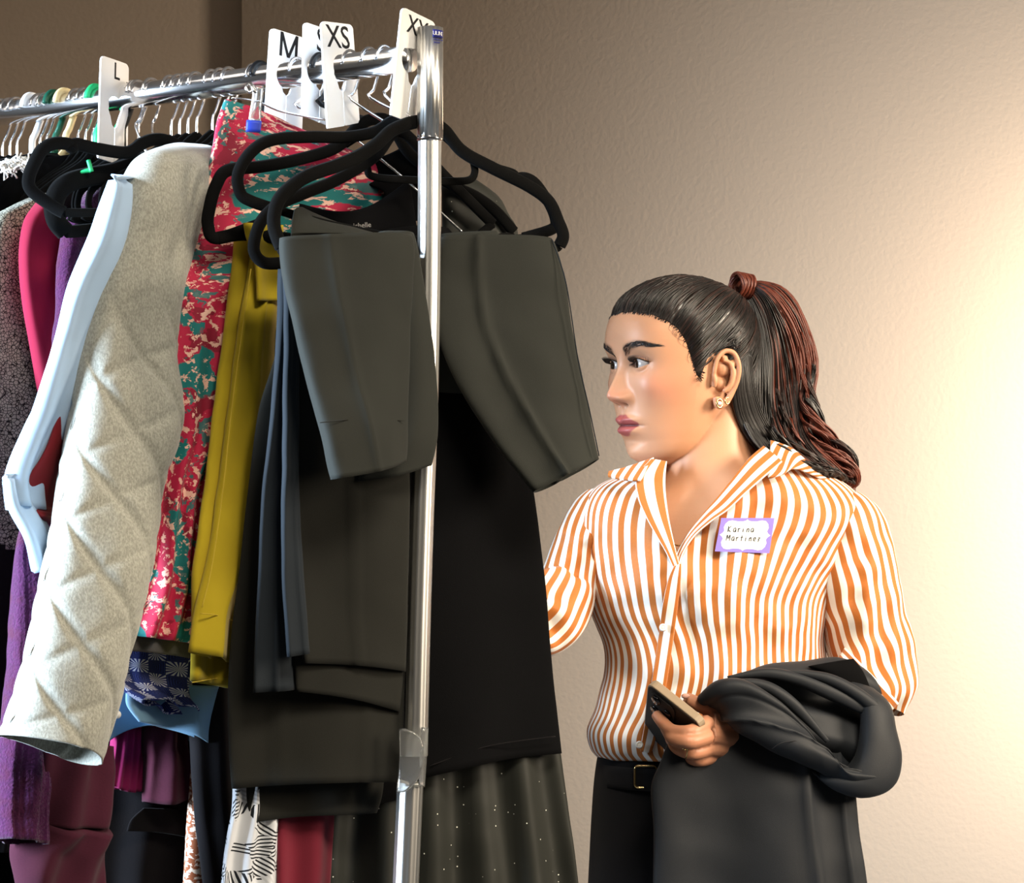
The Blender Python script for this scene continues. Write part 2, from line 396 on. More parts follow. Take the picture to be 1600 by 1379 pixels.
o = fluted('post_sleeve', pts[::-1], .0153, M['satin'], rack); mod_solid(o, .0015)
post = [P(x, y, 2.8) for x, y in ((671.5, 219), (670, 440), (666, 640), (660, 800), (654, 1000), (650, 1180), (636, 1225))][:-1]
o = fluted('post', smooth_path(post, 20)[::-1], .0138, M['satin'], rack)
o = fluted('lower_post', [Vector((P(637, 1400, 2.8).x-.012, 2.8, .09)), P(634, 1379, 2.8), P(641, 1222, 2.8)], .0155, M['satin'], rack)
tube('post_collar', [P(671.5, 213, 2.8), P(671.5, 221, 2.8)], .0150, M['chrome'], rack, seg=32)
# hanging rail: wide sleeve near the post, thinner tube beyond
far = rp(1.62)
tube('rail', [rp(-.006), rp(.94)], .0155, M['chrome'], rack, seg=32)
tube('rail_extension', [rp(.90), far], .0125, M['chrome'], rack, seg=32)
tube('rail_collar', [rp(.925), rp(.945)], .0166, M['chrome'], rack, seg=32)
# far post and feet, below the picture
tube('far_post', [Vector((far.x, far.y, .09)), Vector((far.x, far.y, RZ+.05))], .0145, M['satin'], rack, seg=24)
for base_ in (Vector((P(636, 1400, 2.8).x-.012, 2.8, .09)), Vector((far.x, far.y, .09))):
    n = Vector((-.5445, -.8387, 0)); tube('foot', [base_-n*.28, base_+n*.28], .014, M['satin'], rack, seg=16)
    for s in (-1, 1):
        c = base_+n*.26*s; V, Fc = merge([ball_geo(c+Vector((0, 0, -.052)), .036, .35, 1, 1), tube_geo([c, c-Vector((0, 0, .03))], .008)]); mkobj('caster', V, Fc, M['blkplastic'], rack)
tube('base_bar', [Vector((P(636, 1400, 2.8).x-.012, 2.8, .09)), Vector((far.x, far.y, .09))], .012, M['satin'], rack, seg=16)
# clear plastic clip at the telescopic joint
cl = []
for (a, b) in (((628, 1140), (640, 1232)), ((641, 1138), (655, 1230))): pass
garment_part('clear_clip', M['clear'], rack, [(624, 1139, 634, 1139), (624, 1160, 655, 1150), (624, 1190, 663, 1180), (622, 1215, 655, 1215), (620, 1238, 634, 1236)], (2.772, 2.768), th=.003, nz=(0, 1), solid=0, cap_bot=True, nu=24, nv=20)
garment_part('clear_clip', M['clear'], rack, [(660, 1136, 668, 1136), (656, 1180, 666, 1180), (656, 1226, 662, 1228)], (2.775, 2.79), th=.003, nz=(0, 1), solid=0, cap_bot=True, nu=16, nv=12)
# printed label on the post
def on_post(px, py): 
    x = (px-672)/F*2.8; r = .0159; x = max(-r*.98, min(r*.98, x)); return Vector((P(672, py, 2.8).x+x, 2.8-math.sqrt(r*r-x*x), P(672, py, 2.8).z))
def post_patch(name, x0, x1, y0, y1, mat):
    V = []; n = 8
    for i in range(n+1):
        for y in (y0, y1): V.append(on_post(x0+(x1-x0)*i/n, y))
    mod_solid(mkobj(name, V, [(2*i, 2*i+1, 2*i+3, 2*i+2) for i in range(n)], mat, rack), -.0003)
post_patch('printed_label', 677, 692, 50, 62, M['navyink'])
for i, (ch, x) in enumerate(zip('ULINE', (679.2, 682.9, 685.9, 688.2, 690.4))):
    c = on_post(x, 56)+Vector((.0002, -.0009, 0)); k = math.cos(math.asin(max(-1, min(1, (x-672)/21.0))))
    text_mesh('letter', ch, c, (k, math.sqrt(1-k*k), 0), (0, 0, 1), .0066, M['white'], rack, .0, .0001)
for yy, n_ in ((65.5, 7), (70, 5)):
    for i in range(n_):
        x = 679+i*1.9; post_patch('fine_print', x, x+1.1, yy-1, yy+1, M['navyink'])

# ------------------------------------------------------------------ size dividers
def divider(word, corners, dl, dr, txt, label, tsize=.020, skew=None):
    (x0, y0), (x1, y1), (x2, y2), (x3, y3) = corners       # top-left, top-right, bottom-right, bottom-left
    A, B, Cc, D = P(x0, y0, dl), P(x1, y1, dr), P(x2, y2, dr), P(x3, y3, dl)
    base = (A+B+Cc+D)/4; t = thing('size_divider', base, label, 'size divider', 'white size dividers on the rail')
    X = (B-A); Y = (A-D); nrm = X.cross(Y).normalized()
    if nrm.y > 0: nrm = -nrm
    poly = []; r = .13
    def q(u, v): return D.lerp(Cc, u).lerp(A.lerp(B, u), v)
    for cx, cy, a0 in ((1-r, 1-r*.4, 0), (r, 1-r*.4, 90)):
        for k in range(6):
            a = math.radians(a0+k*18); poly.append(q(cx+r*math.cos(a), cy+r*.4*math.sin(a)))
    for cx, cy, a0 in ((.03, .015, 180), (.49, .01, 270)):
        for k in range(3):
            a = math.radians(a0+k*45); poly.append(q(cx+.03*math.cos(a), cy+.012*math.sin(a)))
    # slit from the bottom edge up to the opening around the rail
    poly += [q(.525, .0), q(.53, .33), q(.44, .36), q(.38, .44), q(.30, .50)]
    for k in range(7):
        a = math.radians(205-k*40); poly.append(q(.55+.26*math.cos(a), .56+.085*math.sin(a)))
    poly += [q(.66, .42), q(.62, .36), q(.555, .33), q(.55, 0), q(.97, 0), q(1, .015)]
    slab('card', poly, nrm, .0022, M['white'], t)
    c = P(*txt, (dl+dr)/2)
    # project onto card plane
    o_ = Vector((0, 0, H)); dv = (c-o_); k = (A-o_).dot(nrm)/dv.dot(nrm); c = o_+dv*k+nrm*.0024
    if word == 'M':
        xh = X.normalized(); yh = (Y-xh*Y.dot(xh)).normalized(); h_ = tsize*.36; w_ = tsize*.34; b_ = tsize*.055
        def bar(p, q): 
            p = Vector(p); q = Vector(q); k = Vector((b_, 0)); return [c+xh*v.x+yh*v.y for v in (p-k, p+k, q+k, q-k)]
        L_ = [bar((-w_, -h_), (-w_, h_)), bar((w_, -h_), (w_, h_)), bar((-w_, h_), (0, -h_)), bar((w_, h_), (0, -h_))]
        geos = [([*b, *[v+nrm*(.0003+.0001*i) for v in b]], [(4, 5, 6, 7), (0, 1, 5, 4), (1, 2, 6, 5), (2, 3, 7, 6), (3, 0, 4, 7)]) for i, b in enumerate(L_)]
        mkobj('size_letters', *merge(geos), M['ink'], t, smooth=False)
    else: text_mesh('size_letters', word, c, X, Y if skew is None else skew, tsize, M['ink'], t, .004, .0003)
    return t
divider('L', [(156, 86), (199, 101), (197, 260), (151, 247)], 2.985, 3.045, (180, 113), 'white plastic size divider printed L, farthest along the rail', .030)
divider('M', [(421, 43), (475, 60), (470, 205), (412, 190)], 2.875, 2.925, (449, 72), 'white plastic size divider printed M', .040)
divider('S', [(473, 34), (520, 50), (520, 200), (470, 180)], 2.855, 2.905, (499, 65), 'white plastic size divider printed S, half hidden behind its neighbour', .040)
divider('XS', [(499, 33), (549, 39), (560, 192), (510, 202)], 2.825, 2.875, (526, 60), 'white plastic size divider printed XS', .038)
divider('XXS', [(626, 10), (679, 36), (655, 196), (608, 180)], 2.776, 2.835, (655, 47), 'white plastic size divider printed XXS next to the end post', .029)

# ------------------------------------------------------------------ hangers along the rail
def hook_path(t, drop=.062, r=.0185, side=0):
    """question-mark hook over the rail, in the plane across the rail"""
    n = Vector((-.5445, -.8387, 0)); c = rp(t); pts = []
    for a in range(-35, 196, 21):
        ar = math.radians(a); pts.append(c+n*(-r*math.cos(ar))*1+Vector((0, 0, r*math.sin(ar))))
    pts = pts[::-1]                       # start at the free end, finish on the far side
    end = pts[-1]; pts += [c+n*-.006+Vector((0, 0, -.030)), c+Vector((0, 0, -.040)), c+Vector((0, 0, -drop))]
    return pts
def generic_hanger(t, label, hookmat='chrome', bodymat='velvet', hr=.0018, near=1.0, group='hangers hung along the rail', yaw=0, span=1):
    c = rp(t); base = c+Vector((0, 0, -.06)); th = thing('hanger', base, label, 'hanger', group)
    tube('hook', hook_path(t), hr, M[hookmat], th, n=40)
    a = math.atan2(-.8387, -.5445)+math.radians(yaw); n = Vector((math.cos(a), math.sin(a), 0)); z = Vector((0, 0, 1))
    def q(s, dz): return c+n*s*span+z*dz
    arm = [q(-.205, -.175), q(-.212, -.160), q(-.195, -.138), q(-.12, -.108), q(-.05, -.085), q(-.015, -.066), q(0, -.060), q(.015, -.066), q(.05, -.085), q(.12, -.108), q(.195, -.138), q(.212, -.160), q(.205, -.175)]
    tube('shoulder_arms', arm, .0055, M[bodymat], th, n=60, flat=.45, nrm=np.array([RD[0], RD[1], 0]))
    tube('trouser_bar', [q(-.205, -.175), q(-.19, -.180), q(.19, -.180), q(.205, -.175)], .0045, M[bodymat], th, n=20, flat=.6, nrm=np.array([RD[0], RD[1], 0]))
    return th
def t_of(px): return float(np.dot(rail_at(px)-R0, RD))
hl = [(4, 'chrome', 'velvet', .0018, 'black velvet hanger, chrome hook nearest the picture edge'), (16, 'chrome', 'velvet', .0018, 'chrome hooked hanger above the black jacket'),
      (27, 'chrome', 'velvet', .0018, 'chrome hooked hanger over the shearling collar'), (50, 'white', 'white', .0045, 'white plastic hanger with a thick hook'),
      (62, 'chrome', 'velvet', .0018, 'chrome hooked hanger right behind the white plastic one'), (72, 'chrome', 'velvet', .0018, 'chrome hooked hanger in front of the white plastic one'),
      (86, 'dkgreen', 'dkgreen', .0042, 'dark green plastic hanger beside the cream one'), (102, 'cream', 'cream', .0045, 'cream plastic hanger with a thick hook'),
      (122, 'chrome', 'velvet', .0018, 'chrome hooked hanger directly in front of the cream one'), (134, 'chrome', 'velvet', .0018, 'chrome hooked hanger between the cream one and the L divider'),
      (146, 'chrome', 'velvet', .0018, 'chrome hooked hanger touching the far face of the L divider'), (152, 'green', 'velvet', .0040, 'green plastic hooked hanger beyond the L divider'),
      (182, 'green', 'velvet', .0040, 'green plastic hooked hanger just in front of the L divider'), (192, 'blkplastic', 'velvet', .0040, 'black plastic hooked hanger by the L divider'),
      (216, 'chrome', 'velvet', .0018, 'chrome hooked hanger next after the black plastic hook by the L divider'), (268, 'chrome', 'velvet', .0018, 'chrome hooked hanger, first of the cluster above the grey jacket'),
      (281, 'chrome', 'velvet', .0018, 'chrome hooked hanger, second of the cluster above the grey jacket'), (293, 'chrome', 'velvet', .0018, 'chrome hooked hanger, third of the cluster above the grey jacket'),
      (308, 'chrome', 'velvet', .0018, 'chrome hooked hanger, fourth of the cluster above the grey jacket'), (332, 'chrome', 'velvet', .0018, 'chrome hooked hanger carrying the grey quilted jacket'),
      (346, 'chrome', 'velvet', .0018, 'chrome hooked hanger squeezed beside the floral skirt'), (360, 'chrome', 'velvet', .0018, 'chrome hooked hanger just left of the thick black hook near the M divider'),
      (408, 'blkplastic', 'velvet', .0040, 'black plastic hooked hanger beyond the M divider')]
for i, (px, hm, bm_, hr, lab) in enumerate(hl):
    generic_hanger(t_of(px)+random.uniform(-.001, .001), lab, hm, bm_, hr, yaw=random.uniform(-5, 5), span=.55 if px < 240 else .8)

# traced near hangers: (hook t, hook material, [outline points], bar)
def traced_hanger(label, t, hookmat, paths, r=.0058, hr=.0019, neck=None):
    c = rp(t); th = thing('hanger', c+Vector((0, 0, -.06)), label, 'hanger', 'black velvet hangers at the end of the rail')
    hp = hook_path(t)
    if neck is not None: hp[-1] = P(*neck)
    tube('hook', hp, hr, M[hookmat], th, n=40)
    for nm, pts, rr in paths:
        tube(nm, [P(*p) for p in pts], rr*r, M['velvet'], th, n=10*len(pts), flat=.5, nrm=np.array((-.3, .95, 0)))
    return th
# front hanger of the charcoal trousers
traced_hanger('black velvet hanger holding the cropped charcoal trousers against the post', .030, 'chrome', [
    ('shoulder_arms', [(440, 388, 2.655), (428, 352, 2.66), (433, 318, 2.665), (452, 294, 2.675), (482, 274, 2.69), (525, 259, 2.72), (562, 243, 2.75), (590, 224, 2.765), (612, 204, 2.78), (642, 192, 2.795),
                       (668, 190, 2.83), (694, 203, 2.84), (722, 236, 2.85), (769, 262, 2.86), (825, 290, 2.875), (857, 314, 2.885), (872, 345, 2.89), (880, 368, 2.89), (874, 384, 2.89)], 1.35),
    ('trouser_bar', [(440, 388, 2.655), (455, 396, 2.66), (560, 394, 2.72), (700, 384, 2.84), (850, 388, 2.885), (874, 384, 2.89)], .95)], neck=(650, 190, 2.80))
traced_hanger('black velvet hanger with a notched shoulder holding the dark trousers behind the post', .052, 'chrome', [
    ('shoulder_arms', [(817, 372, 2.915), (862, 358, 2.92), (868, 345, 2.92), (858, 318, 2.92), (838, 288, 2.915), (822, 278, 2.912), (806, 278, 2.91), (800, 272, 2.908), (770, 262, 2.90), (730, 240, 2.89), (700, 215, 2.875), (670, 186, 2.86), (640, 182, 2.85), (612, 190, 2.82), (585, 206, 2.80), (540, 214, 2.785), (480, 214, 2.76), (424, 219, 2.74), (392, 238, 2.73), (372, 272, 2.725), (376, 302, 2.725), (392, 314, 2.727), (427, 326, 2.735)], 1.2),
    ('trouser_bar', [(427, 326, 2.735), (520, 352, 2.78), (640, 374, 2.84), (740, 378, 2.89), (817, 372, 2.915)], .9)], neck=(640, 183, 2.845))
traced_hanger('black velvet hanger looping out around the mustard trousers', .125, 'blkplastic', [
    ('shoulder_arms', [(412, 348, 2.795), (340, 372, 2.755), (325, 352, 2.748), (328, 322, 2.748), (338, 289, 2.752), (356, 266, 2.762), (410, 260, 2.79), (470, 248, 2.82), (525, 230, 2.85), (562, 196, 2.875), (585, 186, 2.885), (610, 192, 2.895), (640, 240, 2.91), (700, 285, 2.93), (745, 308, 2.95), (775, 330, 2.96), (803, 362, 2.97)], 1.25),
    ('trouser_bar', [(340, 372, 2.755), (380, 366, 2.775), (440, 372, 2.805), (600, 390, 2.88), (803, 372, 2.97)], 1.3)], neck=(582, 190, 2.885), hr=.0036)
traced_hanger('black velvet hanger with rounded lower corner just above the mustard waistband', .080, 'chrome', [
    ('shoulder_arms', [(440, 411, 2.715), (412, 410, 2.705), (397, 392, 2.702), (401, 362, 2.705), (414, 338, 2.712), (438, 318, 2.725), (480, 300, 2.745), (520, 284, 2.77), (560, 262, 2.80), (590, 240, 2.83), (612, 210, 2.855), (628, 206, 2.862), (650, 225, 2.875), (690, 270, 2.90), (730, 310, 2.925), (770, 350, 2.945)], 1.2),
    ('trouser_bar', [(440, 411, 2.715), (520, 408, 2.77), (700, 390, 2.89), (770, 350, 2.945)], .9),
    ('strap_bar', [(571, 235, 2.815), (574, 262, 2.815), (584, 276, 2.82), (640, 281, 2.845), (700, 283, 2.88), (733, 281, 2.895), (742, 268, 2.90), (738, 248, 2.90)], .8)], neck=(625, 205, 2.86))
traced_hanger('black velvet hanger whose inner arm crosses the floral skirt', .16, 'chrome', [
    ('shoulder_arms', [(335, 340, 2.80), (327, 352, 2.798), (324, 366, 2.796), (345, 384, 2.80), (400, 384, 2.82), (520, 372, 2.88)], 1.0),
    ('trouser_bar', [(335, 322, 2.80), (380, 300, 2.82), (430, 282, 2.845), (485, 262, 2.87), (560, 215, 2.90)], .55)], neck=(560, 200, 2.90))
# near corner of the hanger beside the grey jacket
traced_hanger('black velvet hanger with a strap notch, looping over the purple cardigan', t_of(238), 'chrome', [
    ('shoulder_arms', [(100, 332, 2.76), (82, 322, 2.758), (50, 298, 2.753), (45, 278, 2.752), (56, 250, 2.755), (68, 232, 2.76), (86, 224, 2.768), (106, 225, 2.777), (112, 230, 2.78), (120, 225, 2.783), (150, 232, 2.80), (198, 238, 2.84), (222, 224, 2.87), (240, 218, 2.89), (262, 220, 2.91), (300, 238, 2.95)], 1.3),
    ('trouser_bar', [(100, 332, 2.76), (150, 332, 2.80), (250, 330, 2.90)], .9)], neck=(240, 215, 2.95))
traced_hanger('black velvet hanger nested under the notched one by the crimson blouse', t_of(212), 'chrome', [
    ('shoulder_arms', [(102, 362, 2.80), (88, 345, 2.79), (84, 320, 2.79), (92, 298, 2.795), (110, 284, 2.805), (140, 276, 2.83), (180, 268, 2.87), (230, 250, 2.92)], 2.0),
    ('trouser_bar', [(102, 362, 2.80), (130, 360, 2.83), (220, 350, 2.91)], 1.3)], neck=(230, 240, 2.97))
# trouser clip hanger that carries the floral skirt
clip = thing('clip_hanger', rp(t_of(398)), 'chrome clip hanger with a blue padded clear clip gripping the floral skirt', 'hanger')
tube('hook', hook_path(t_of(398), .03), .0017, M['chrome'], clip, n=36)
tube('cross_wire', [P(362, 153, 2.74), P(400, 158, 2.77), P(440, 174, 2.81), P(508, 187, 2.85)], .0014, M['chrome'], clip, n=14)
for dx in (0, 10):
    V, Fc = merge([tube_geo(smooth_path([P(388+dx*.4, 130, 2.735), P(384+dx, 136, 2.73), P(388+dx, 144, 2.73), P(394+dx*.6, 140, 2.732), P(388+dx*.4, 130, 2.735)], 16), .0016)])
    mkobj('spring_loop', V, Fc, M['chrome'], clip)
garment_part('clear_clip', M['clear'], clip, [(394, 134, 412, 134), (394, 150, 411, 150), (390, 175, 408, 175), (388, 190, 408, 190)], (2.738, 2.742), th=.004, nz=(0, 1), solid=0, cap_bot=True, nu=20, nv=10)
garment_part('blue_pad', M['bluepad'], clip, [(385, 188, 409, 190), (384, 205, 407, 207)], (2.738, 2.742), th=.005, nz=(0, 1), solid=0, cap_bot=True, nu=20, nv=4, boxy=.3)
wire = thing('wire_trouser_hanger', rp(.10), 'bright thin wire trouser hanger slanting down behind the post', 'hanger')
tube('hook', hook_path(.10, .04), .0016, M['chrome'], wire, n=36)
tube('wire_arm', [P(548, 205, 2.845), P(558, 219, 2.845), P(626, 274, 2.855), P(700, 342, 2.87), P(722, 362, 2.875)], .0016, M['chrome'], wire, n=16)

# ------------------------------------------------------------------ garments, far to near
def garment(name, px, label, cat, group=None):
    c = rail_at(px); return thing(name, (c[0], c[1], RZ-.06), label, cat, group)

A = garment('jacket', 60, 'plain black jacket at the far end with its shoulder under the first hooks', 'jacket')
garment_part('body', M['black'], A, [(-70, 262, 60, 238), (-90, 300, 150, 262), (-100, 420, 200, 400), (-110, 900, 200, 900), (-110, 1420, 180, 1420)], plane(95), th=.018, folds=[(5, .006, .1, .3, .4)], cap_bot=True)
garment_part('shoulder', M['black'], A, [(40, 250, 180, 232), (20, 262, 200, 262), (-30, 330, 200, 340)], plane(105), th=.012, folds=[(3, .003, 0, .2, 1)], nv=24)
V = []; geos = []
for i in range(90):
    x = random.uniform(2, 50); y = 252+abs(random.gauss(0, 7))+(25-x)*.1; c = P(x, y, 2.93)
    geos.append(tube_geo([c+Vector((random.gauss(0, .004), random.gauss(0, .004), random.gauss(0, .004))) for _ in range(4)], .0011, 4))
Vv, Ff = merge(geos); tag(mkobj('shearling_trim', Vv, Ff, M['pearl'], A), 'cream shearling trim', kind='stuff')

B = garment('tweed_jacket', 140, 'black and ivory boucle tweed jacket behind the crimson blouse', 'jacket')
garment_part('body', M['tweed'], B, [(60, 304, 130, 288), (12, 326, 150, 312), (-10, 360, 160, 360), (-20, 560, 170, 560), (-25, 780, 170, 780), (-22, 858, 160, 860)], plane(150), th=.022, folds=[(3.5, .006, .2, .2, .3)], nz=(.005, 12))
garment_part('lower_edge', M['blackfuzz'], B, [(-30, 850, 160, 850), (-30, 1150, 150, 1150), (-30, 1330, 60, 1330)], plane(148), th=.018, folds=[(4, .006, .2, .2, .3)], cap_bot=True)
tube('tag_fastener', [P(93, 291, 2.815), P(112, 278, 2.815), P(130, 268, 2.815), P(141, 266, 2.815)], [.0010, .0013, .0022, .003], M['green'], B, n=12)
tube('tag_fastener', [P(138, 250, 2.81), P(143, 268, 2.81)], .0026, M['green'], B, n=6)

Cc = garment('blouse', 185, 'crimson blouse with a rounded shoulder between tweed and purple knit', 'blouse')
garment_part('body', M['crimson'], Cc, [(64, 314, 120, 306), (43, 342, 130, 340), (34, 385, 140, 385), (35, 430, 140, 430), (42, 475, 140, 475), (53, 530, 150, 530), (68, 610, 150, 610), (90, 700, 160, 700)], plane(196), th=.02, folds=[(2.4, .005, .3, .5, .4)], cap_bot=True)

E = garment('top', 205, 'black knit top with the small shoulder between the crimson blouse and purple cardigan', 'top')
garment_part('body', M['blackfuzz'], E, [(112, 286, 200, 262), (90, 310, 210, 300), (88, 345, 220, 340), (100, 372, 230, 400), (120, 700, 240, 700), (150, 1300, 250, 1300)], plane(222), th=.014, folds=[(3, .004, .3, .5, .4)], cap_bot=True)

Dp = garment('cardigan', 235, 'purple mohair cardigan with ribbed cuff hanging lowest on the rack', 'cardigan')
garment_part('body', M['purple'], Dp, [(134, 296, 240, 282), (106, 338, 250, 320), (97, 380, 250, 380), (90, 450, 250, 450), (84, 560, 240, 560), (76, 700, 240, 700), (70, 860, 240, 860), (66, 1000, 230, 1000), (70, 1150, 222, 1150)], plane(245), th=.026, folds=[(2.6, .008, .2, .3, .3)], nz=(.006, 18))
garment_part('sleeve', M['purple'], Dp, [(50, 780, 80, 780, 0, .3), (26, 845, 80, 845, 0, .6), (20, 930, 80, 930), (17, 1040, 76, 1040), (14, 1150, 66, 1160), (8, 1240, 60, 1245), (5, 1310, 56, 1320)], [(2.74, 2.76), (2.73, 2.75), (2.71, 2.74), (2.69, 2.73), (2.67, 2.72), (2.66, 2.71), (2.65, 2.70)], th=.024, folds=[(2, .004, .2, .3, .3), (9, .0018, .1, 0, 0)], nz=(.005, 22))
garment_part('hem', M['maroon'], Dp, [(58, 1150, 166, 1165), (56, 1230, 168, 1240), (52, 1290, 166, 1290)], (2.70, 2.78), th=.022, folds=[(2, .006, .3, .3, 1)], nz=(.006, 14), nv=24)
garment_part('hem_band', M['maroon'], Dp, [(54, 1285, 166, 1290), (26, 1325, 166, 1325), (24, 1372, 160, 1378), (40, 1420, 150, 1420)], (2.695, 2.78), th=.030, folds=[(2, .008, .6, .6, 1)], nz=(.006, 14), cap_bot=True, nv=24)

F2 = garment('red_blouse', 262, 'deep red satin blouse whose pointed hem shows beside the pale blue sleeve', 'blouse')
garment_part('body', M['red'], F2, [(130, 480, 165, 480), (120, 560, 170, 560), (70, 700, 150, 690), (24, 778, 130, 800), (66, 806, 120, 822)], (2.68, 2.76), th=.006, nz=(.003, 10), cap_bot=True, nv=40)

Fb = garment('shirt', 275, 'pale blue cotton shirt with its folded sleeve bent out beside the grey jacket', 'shirt')
garment_part('sleeve', M['blueshirt'], Fb, [(182, 276, 198, 275, 0, .55), (168, 312, 196, 312, 0, .8), (149, 362, 190, 362), (123, 426, 170, 430), (106, 470, 160, 475), (84, 536, 150, 550), (58, 618, 140, 600), (34, 684, 100, 660), (16, 740, 60, 745), (20, 790, 56, 800)], (2.66, 2.72), th=.016, folds=[(1.6, .005, .35, -.3, .5)], nz=(.003, 12), cap_bot=True)
garment_part('cuff', M['blueshirt'], Fb, [(12, 742, 30, 760), (17, 790, 52, 795), (38, 840, 74, 830), (56, 895, 76, 880)], (2.655, 2.70), th=.010, folds=[(2, .002, .3, -.3, .5)], nz=(.002, 12), nv=24)
garment_part('body', M['bluehem'], Fb, [(170, 1050, 330, 1060), (166, 1120, 340, 1130), (160, 1165, 342, 1192, -48)], (2.81, 2.90), th=.010, folds=[(1.5, .010, .45, .1, 1)], nz=(.003, 12), nv=24)
garment_part('shirt_tail', M['bluehem'], Fb, [(195, 1068, 340, 1070), (194, 1100, 334, 1120, -6), (212, 1128, 330, 1168, -10)], (2.79, 2.84), th=.006, folds=[(1.2, .010, .15, .1, 1)], nz=(.003, 12), nv=20)
V, Fc_ = tube_geo([P(183, 1116, 2.785), P(183, 1116, 2.780)], .0048, 14); mkobj('button', V, Fc_, M['pearl'], Fb)

Mg = garment('magenta_knit', 300, 'magenta ribbed knit corner under the light blue shirt tail', 'top')
garment_part('body', M['magenta'], Mg, [(200, 900, 240, 900), (176, 1150, 228, 1140), (166, 1225, 224, 1230, 8)], (2.84, 2.88), th=.012, folds=[(5, .003, .3, 0, 1)])
Mr = garment('maroon_sweater', 312, 'maroon wool sweater with its sleeve end under the light blue shirt tail', 'sweater')
garment_part('sleeve', M['maroon'], Mr, [(224, 900, 300, 900), (228, 1140, 284, 1140), (230, 1190, 296, 1195), (226, 1252, 308, 1232, 12)], (2.85, 2.89), th=.022, folds=[(2, .004, .3, .2, 1)], nz=(.004, 18))
Bk = garment('long_dress', 325, 'long black dress filling the shade below the shirt tails', 'dress')
garment_part('body', M['black'], Bk, [(190, 320, 330, 320), (150, 700, 340, 700), (130, 1200, 350, 1200), (120, 1500, 360, 1500)], (2.92, 2.99), th=.02, folds=[(4, .008, .3, .2, .4)], cap_bot=True)
garment_part('sleeve', M['blackfuzz'], Bk, [(292, 1000, 352, 1000), (300, 1180, 360, 1180), (312, 1300, 368, 1300), (330, 1420, 372, 1420)], (2.83, 2.86), th=.02, folds=[(1.5, .004, .3, .2, .4)], cap_bot=True)
Bf = garment('fleece_jacket', 330, 'black fleece jacket with rounded pocket flap, low beside the purple cardigan', 'jacket')
garment_part('body', M['blackfuzz'], Bf, [(150, 1130, 330, 1150), (150, 1250, 330, 1250), (150, 1430, 300, 1430)], (2.88, 2.93), th=.02, folds=[(2, .006, .3, .2, .4)], cap_bot=True, nv=24)
garment_part('pocket_flap', M['greyknit'], Bf, [(225, 1262, 280, 1264), (205, 1280, 300, 1290), (198, 1298, 312, 1312, -4)], (2.855, 2.905), th=.004, nz=(.001, 10), cap_bot=True, nv=12)
Bf.children[-1].data.materials[0] = M['blackfuzz']
Ru = garment('rust_print_skirt', 380, 'rust and cream lace print skirt, only a corner showing at the bottom', 'skirt')
garment_part('body', M['rust'], Ru, [(300, 1200, 330, 1200), (290, 1330, 326, 1330), (284, 1420, 330, 1420)], (2.86, 2.875), th=.012, cap_bot=True, nv=20)

Gj = garment('quilted_jacket', 350, 'light grey quilted jersey jacket with diamond stitching', 'jacket')
QS = .062
def quilt(s, t, u, v, front):
    a = (u*.85-v*.53)/.047; b = (u*.57+v*.82)/.066
    da = abs((a % 1)-.5); db = abs((b % 1)-.5)
    ga = math.exp(-((.5-da)/.10)**2); gb = .5*math.exp(-((.5-db)/.09)**2)
    return (-.0042*max(ga, gb) + .0016*math.sin(PI*(a % 1))*math.sin(PI*(b % 1)))*min(1, max(0, (t-.22)*6))
pg = plane(350)
garment_part('body', M['quilt'], Gj, [(262, 228, 345, 222), (236, 262, 360, 255), (225, 330, 360, 330), (215, 500, 350, 500), (210, 760, 330, 760), (212, 1000, 300, 1020)], lambda px: pg(px)+.06, th=.016, folds=[(1.5, .006, .3, .2, .4)], extra=quilt, nu=96, nv=110)
garment_part('sleeve', M['quilt'], Gj, [(246, 236, 338, 230, 0, .45), (214, 256, 338, 258, 0, .8), (190, 318, 318, 325), (164, 385, 285, 395), (147, 460, 262, 480), (128, 548, 264, 570), (114, 650, 277, 655), (100, 740, 250, 745), (86, 820, 240, 830), (70, 910, 226, 920), (52, 1005, 200, 1010), (36, 1085, 180, 1095), (18, 1148, 152, 1196, -6)],
             [(2.735, 2.88), (2.72, 2.87), (2.705, 2.85), (2.70, 2.82), (2.69, 2.79), (2.68, 2.78), (2.67, 2.77), (2.655, 2.75), (2.64, 2.73), (2.62, 2.71), (2.60, 2.69), (2.585, 2.68), (2.57, 2.66)],
             th=.046, folds=[(1.1, .006, .1, .6, .3)], extra=quilt, nz=(.006, 9), nu=190, nv=290, boxy=.85)

Bs = garment('blue_print_dress', 365, 'navy and white star and square print dress, hem showing under the floral skirt', 'dress')
garment_part('body', M['bluestar'], Bs, [(190, 900, 370, 900), (176, 1000, 368, 1010), (184, 1062, 358, 1090), (230, 1092, 356, 1146, -6)], (2.775, 2.86), th=.010, folds=[(3.5, .005, .45, .1, 1)], nz=(.002, 12), nv=40)
Gk = garment('grey_cardigan', 384, 'grey knit layer peeking below the floral skirt hem', 'cardigan')
garment_part('body', M['greyknit'], Gk, [(210, 940, 320, 950), (196, 1016, 305, 1030, -3)], (2.745, 2.80), th=.010, folds=[(1.5, .003, .45, .1, 1)], nv=16)

